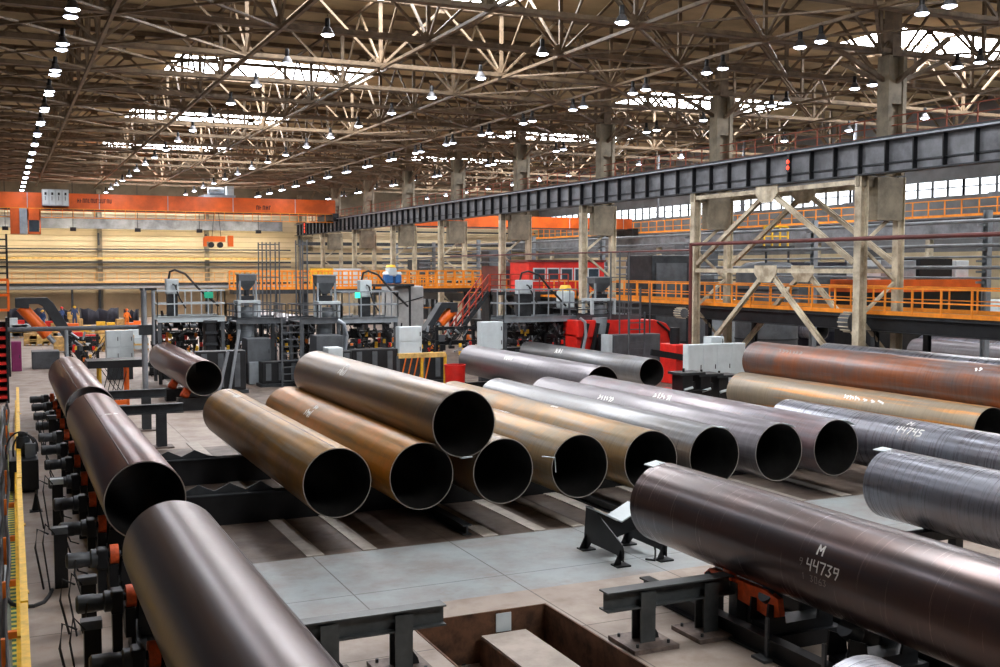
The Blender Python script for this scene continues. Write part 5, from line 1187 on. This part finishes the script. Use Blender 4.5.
# ------------------------------------------------------------------ workers
def worker(u, vfeet_or_z, Y, lab, jacket, helmet, face=0, pose=0):
    c = P(u, 330, Y=Y); x, y, z = c.x, Y, vfeet_or_z
    t = thing('person', lab, 'person', (x, y, z), 'workers')
    J = {'pelvis':(0,0,.95,.15),'chest':(0,0,1.28,.17),'neck':(0,0,1.48,.06),'headb':(0,0,1.58,.085),'headt':(0,0,1.70,.09)}
    vs = []; rad = []; ed = []
    def add(p, r_, par=None): vs.append((x+p[0], y+p[1], z+p[2])); rad.append(r_); 
    idx = {}
    def jn(nm, p, r_, par):
        idx[nm] = len(vs); vs.append((p[0], p[1], p[2])); rad.append(r_)
        if par: ed.append((idx[par], idx[nm]))
    jn('pelvis',(0,0,.95),.15,None); jn('waist',(0,0,1.1),.13,'pelvis'); jn('chest',(0,0,1.33),.17,'waist'); jn('neck',(0,0,1.5),.055,'chest'); jn('h1',(0,-.01,1.58),.085,'neck'); jn('h2',(0,0,1.69),.09,'h1')
    for s in (-1,1):
        n_ = 'L' if s < 0 else 'R'
        jn('sh'+n_,(s*.19,0,1.42),.07,'chest'); jn('el'+n_,(s*.27,-.05-.1*pose,1.15),.05,'sh'+n_); jn('wr'+n_,(s*.2,-.3,1.08),.035,'el'+n_); jn('ha'+n_,(s*.17,-.38,1.08),.04,'wr'+n_)
        jn('hip'+n_,(s*.1,0,.88),.10,'pelvis'); jn('kn'+n_,(s*.12,-.02,.5),.07,'hip'+n_); jn('an'+n_,(s*.13,.02,.09),.05,'kn'+n_); jn('to'+n_,(s*.14,-.15,.04),.04,'an'+n_)
    me = bpy.data.meshes.new('body'); me.from_pydata(vs, ed, []); o = bpy.data.objects.new('body', me); C.objects.link(o); o.parent = t
    sk = o.modifiers.new('skin', 'SKIN'); ly = me.skin_vertices[0] if me.skin_vertices else None
    if ly is None:
        me.skin_vertices.new() if hasattr(me.skin_vertices, 'new') else None; ly = me.skin_vertices[0] if me.skin_vertices else None
    if ly:
        for i, r_ in enumerate(rad): ly.data[i].radius = (r_, r_)
        ly.data[0].use_root = True
    ss = o.modifiers.new('sub', 'SUBSURF'); ss.levels = 1; ss.render_levels = 1; me.materials.append(jacket)
    MB().lathe((x,y-.02,z+1.66), [(.125,0),(.12,.06),(.09,.12),(0,.15)], 16).box(x-.08,x+.08,y-.2,y-.1,z+1.66,z+1.675).build('hard_hat', helmet, t, True)
    MB().lathe((x,y-.075,z+1.56), [(0,-.03),(.05,0),(.06,.05),(.04,.1),(0,.11)], 10).build('face', M['skin'], t, True)
    t.rotation_euler.z = R(face)
wo = mat('orange_workwear', (.85,.20,.02), .8); wb = mat('navy_workwear', (.03,.06,.16), .8)
worker(127, .6, 92, 'worker in orange workwear and orange helmet among the far crates', wo, M['orangec'], 20)
worker(43, .6, 92, 'worker in navy workwear and yellow helmet left in the far clutter', wb, M['yellow'], -30)
worker(75, .8, 94, 'worker in navy workwear and yellow helmet at the middle of the far clutter', wb, M['yellow'], 10)
worker(62, .8, 93, 'worker in navy workwear and red helmet in the far clutter', wb, M['red'], 40)
worker(482, .0, 62, 'worker in orange workwear standing by the white control cabinet', wo, M['orangec'], 0)
worker(468, .0, 64, 'worker in orange workwear beside the red stairs', wo, M['orangec'], 60)
for n_, (u, v) in {'a': (127, 330)}.items(): pass
for i, (u0_, u1_, Y_) in enumerate(((38,80,91.5),(122,132,91.5))):
    a = P(u0_, 330, Y=Y_+.3); b = P(u1_, 330, Y=Y_+.3)
    tag(MB().box(a.x-.5,b.x+.5,Y_-.2,Y_+3.2,0,.6 if i else .8).build('low_stage', M['wood']), 'low timber stage the far workers stand on, %s' % ['left','right'][i], 'stage')
#==LIGHTING
w = bpy.data.worlds.new('world'); bpy.context.scene.world = w; w.use_nodes = True
w.node_tree.nodes['Background'].inputs[0].default_value = (.75,.85,1.0,1); w.node_tree.nodes['Background'].inputs[1].default_value = .04
vs = bpy.context.scene.view_settings; vs.view_transform = 'Standard'; vs.look = 'None'; vs.gamma = 1; vs.use_curve_mapping = False; vs.exposure = .0
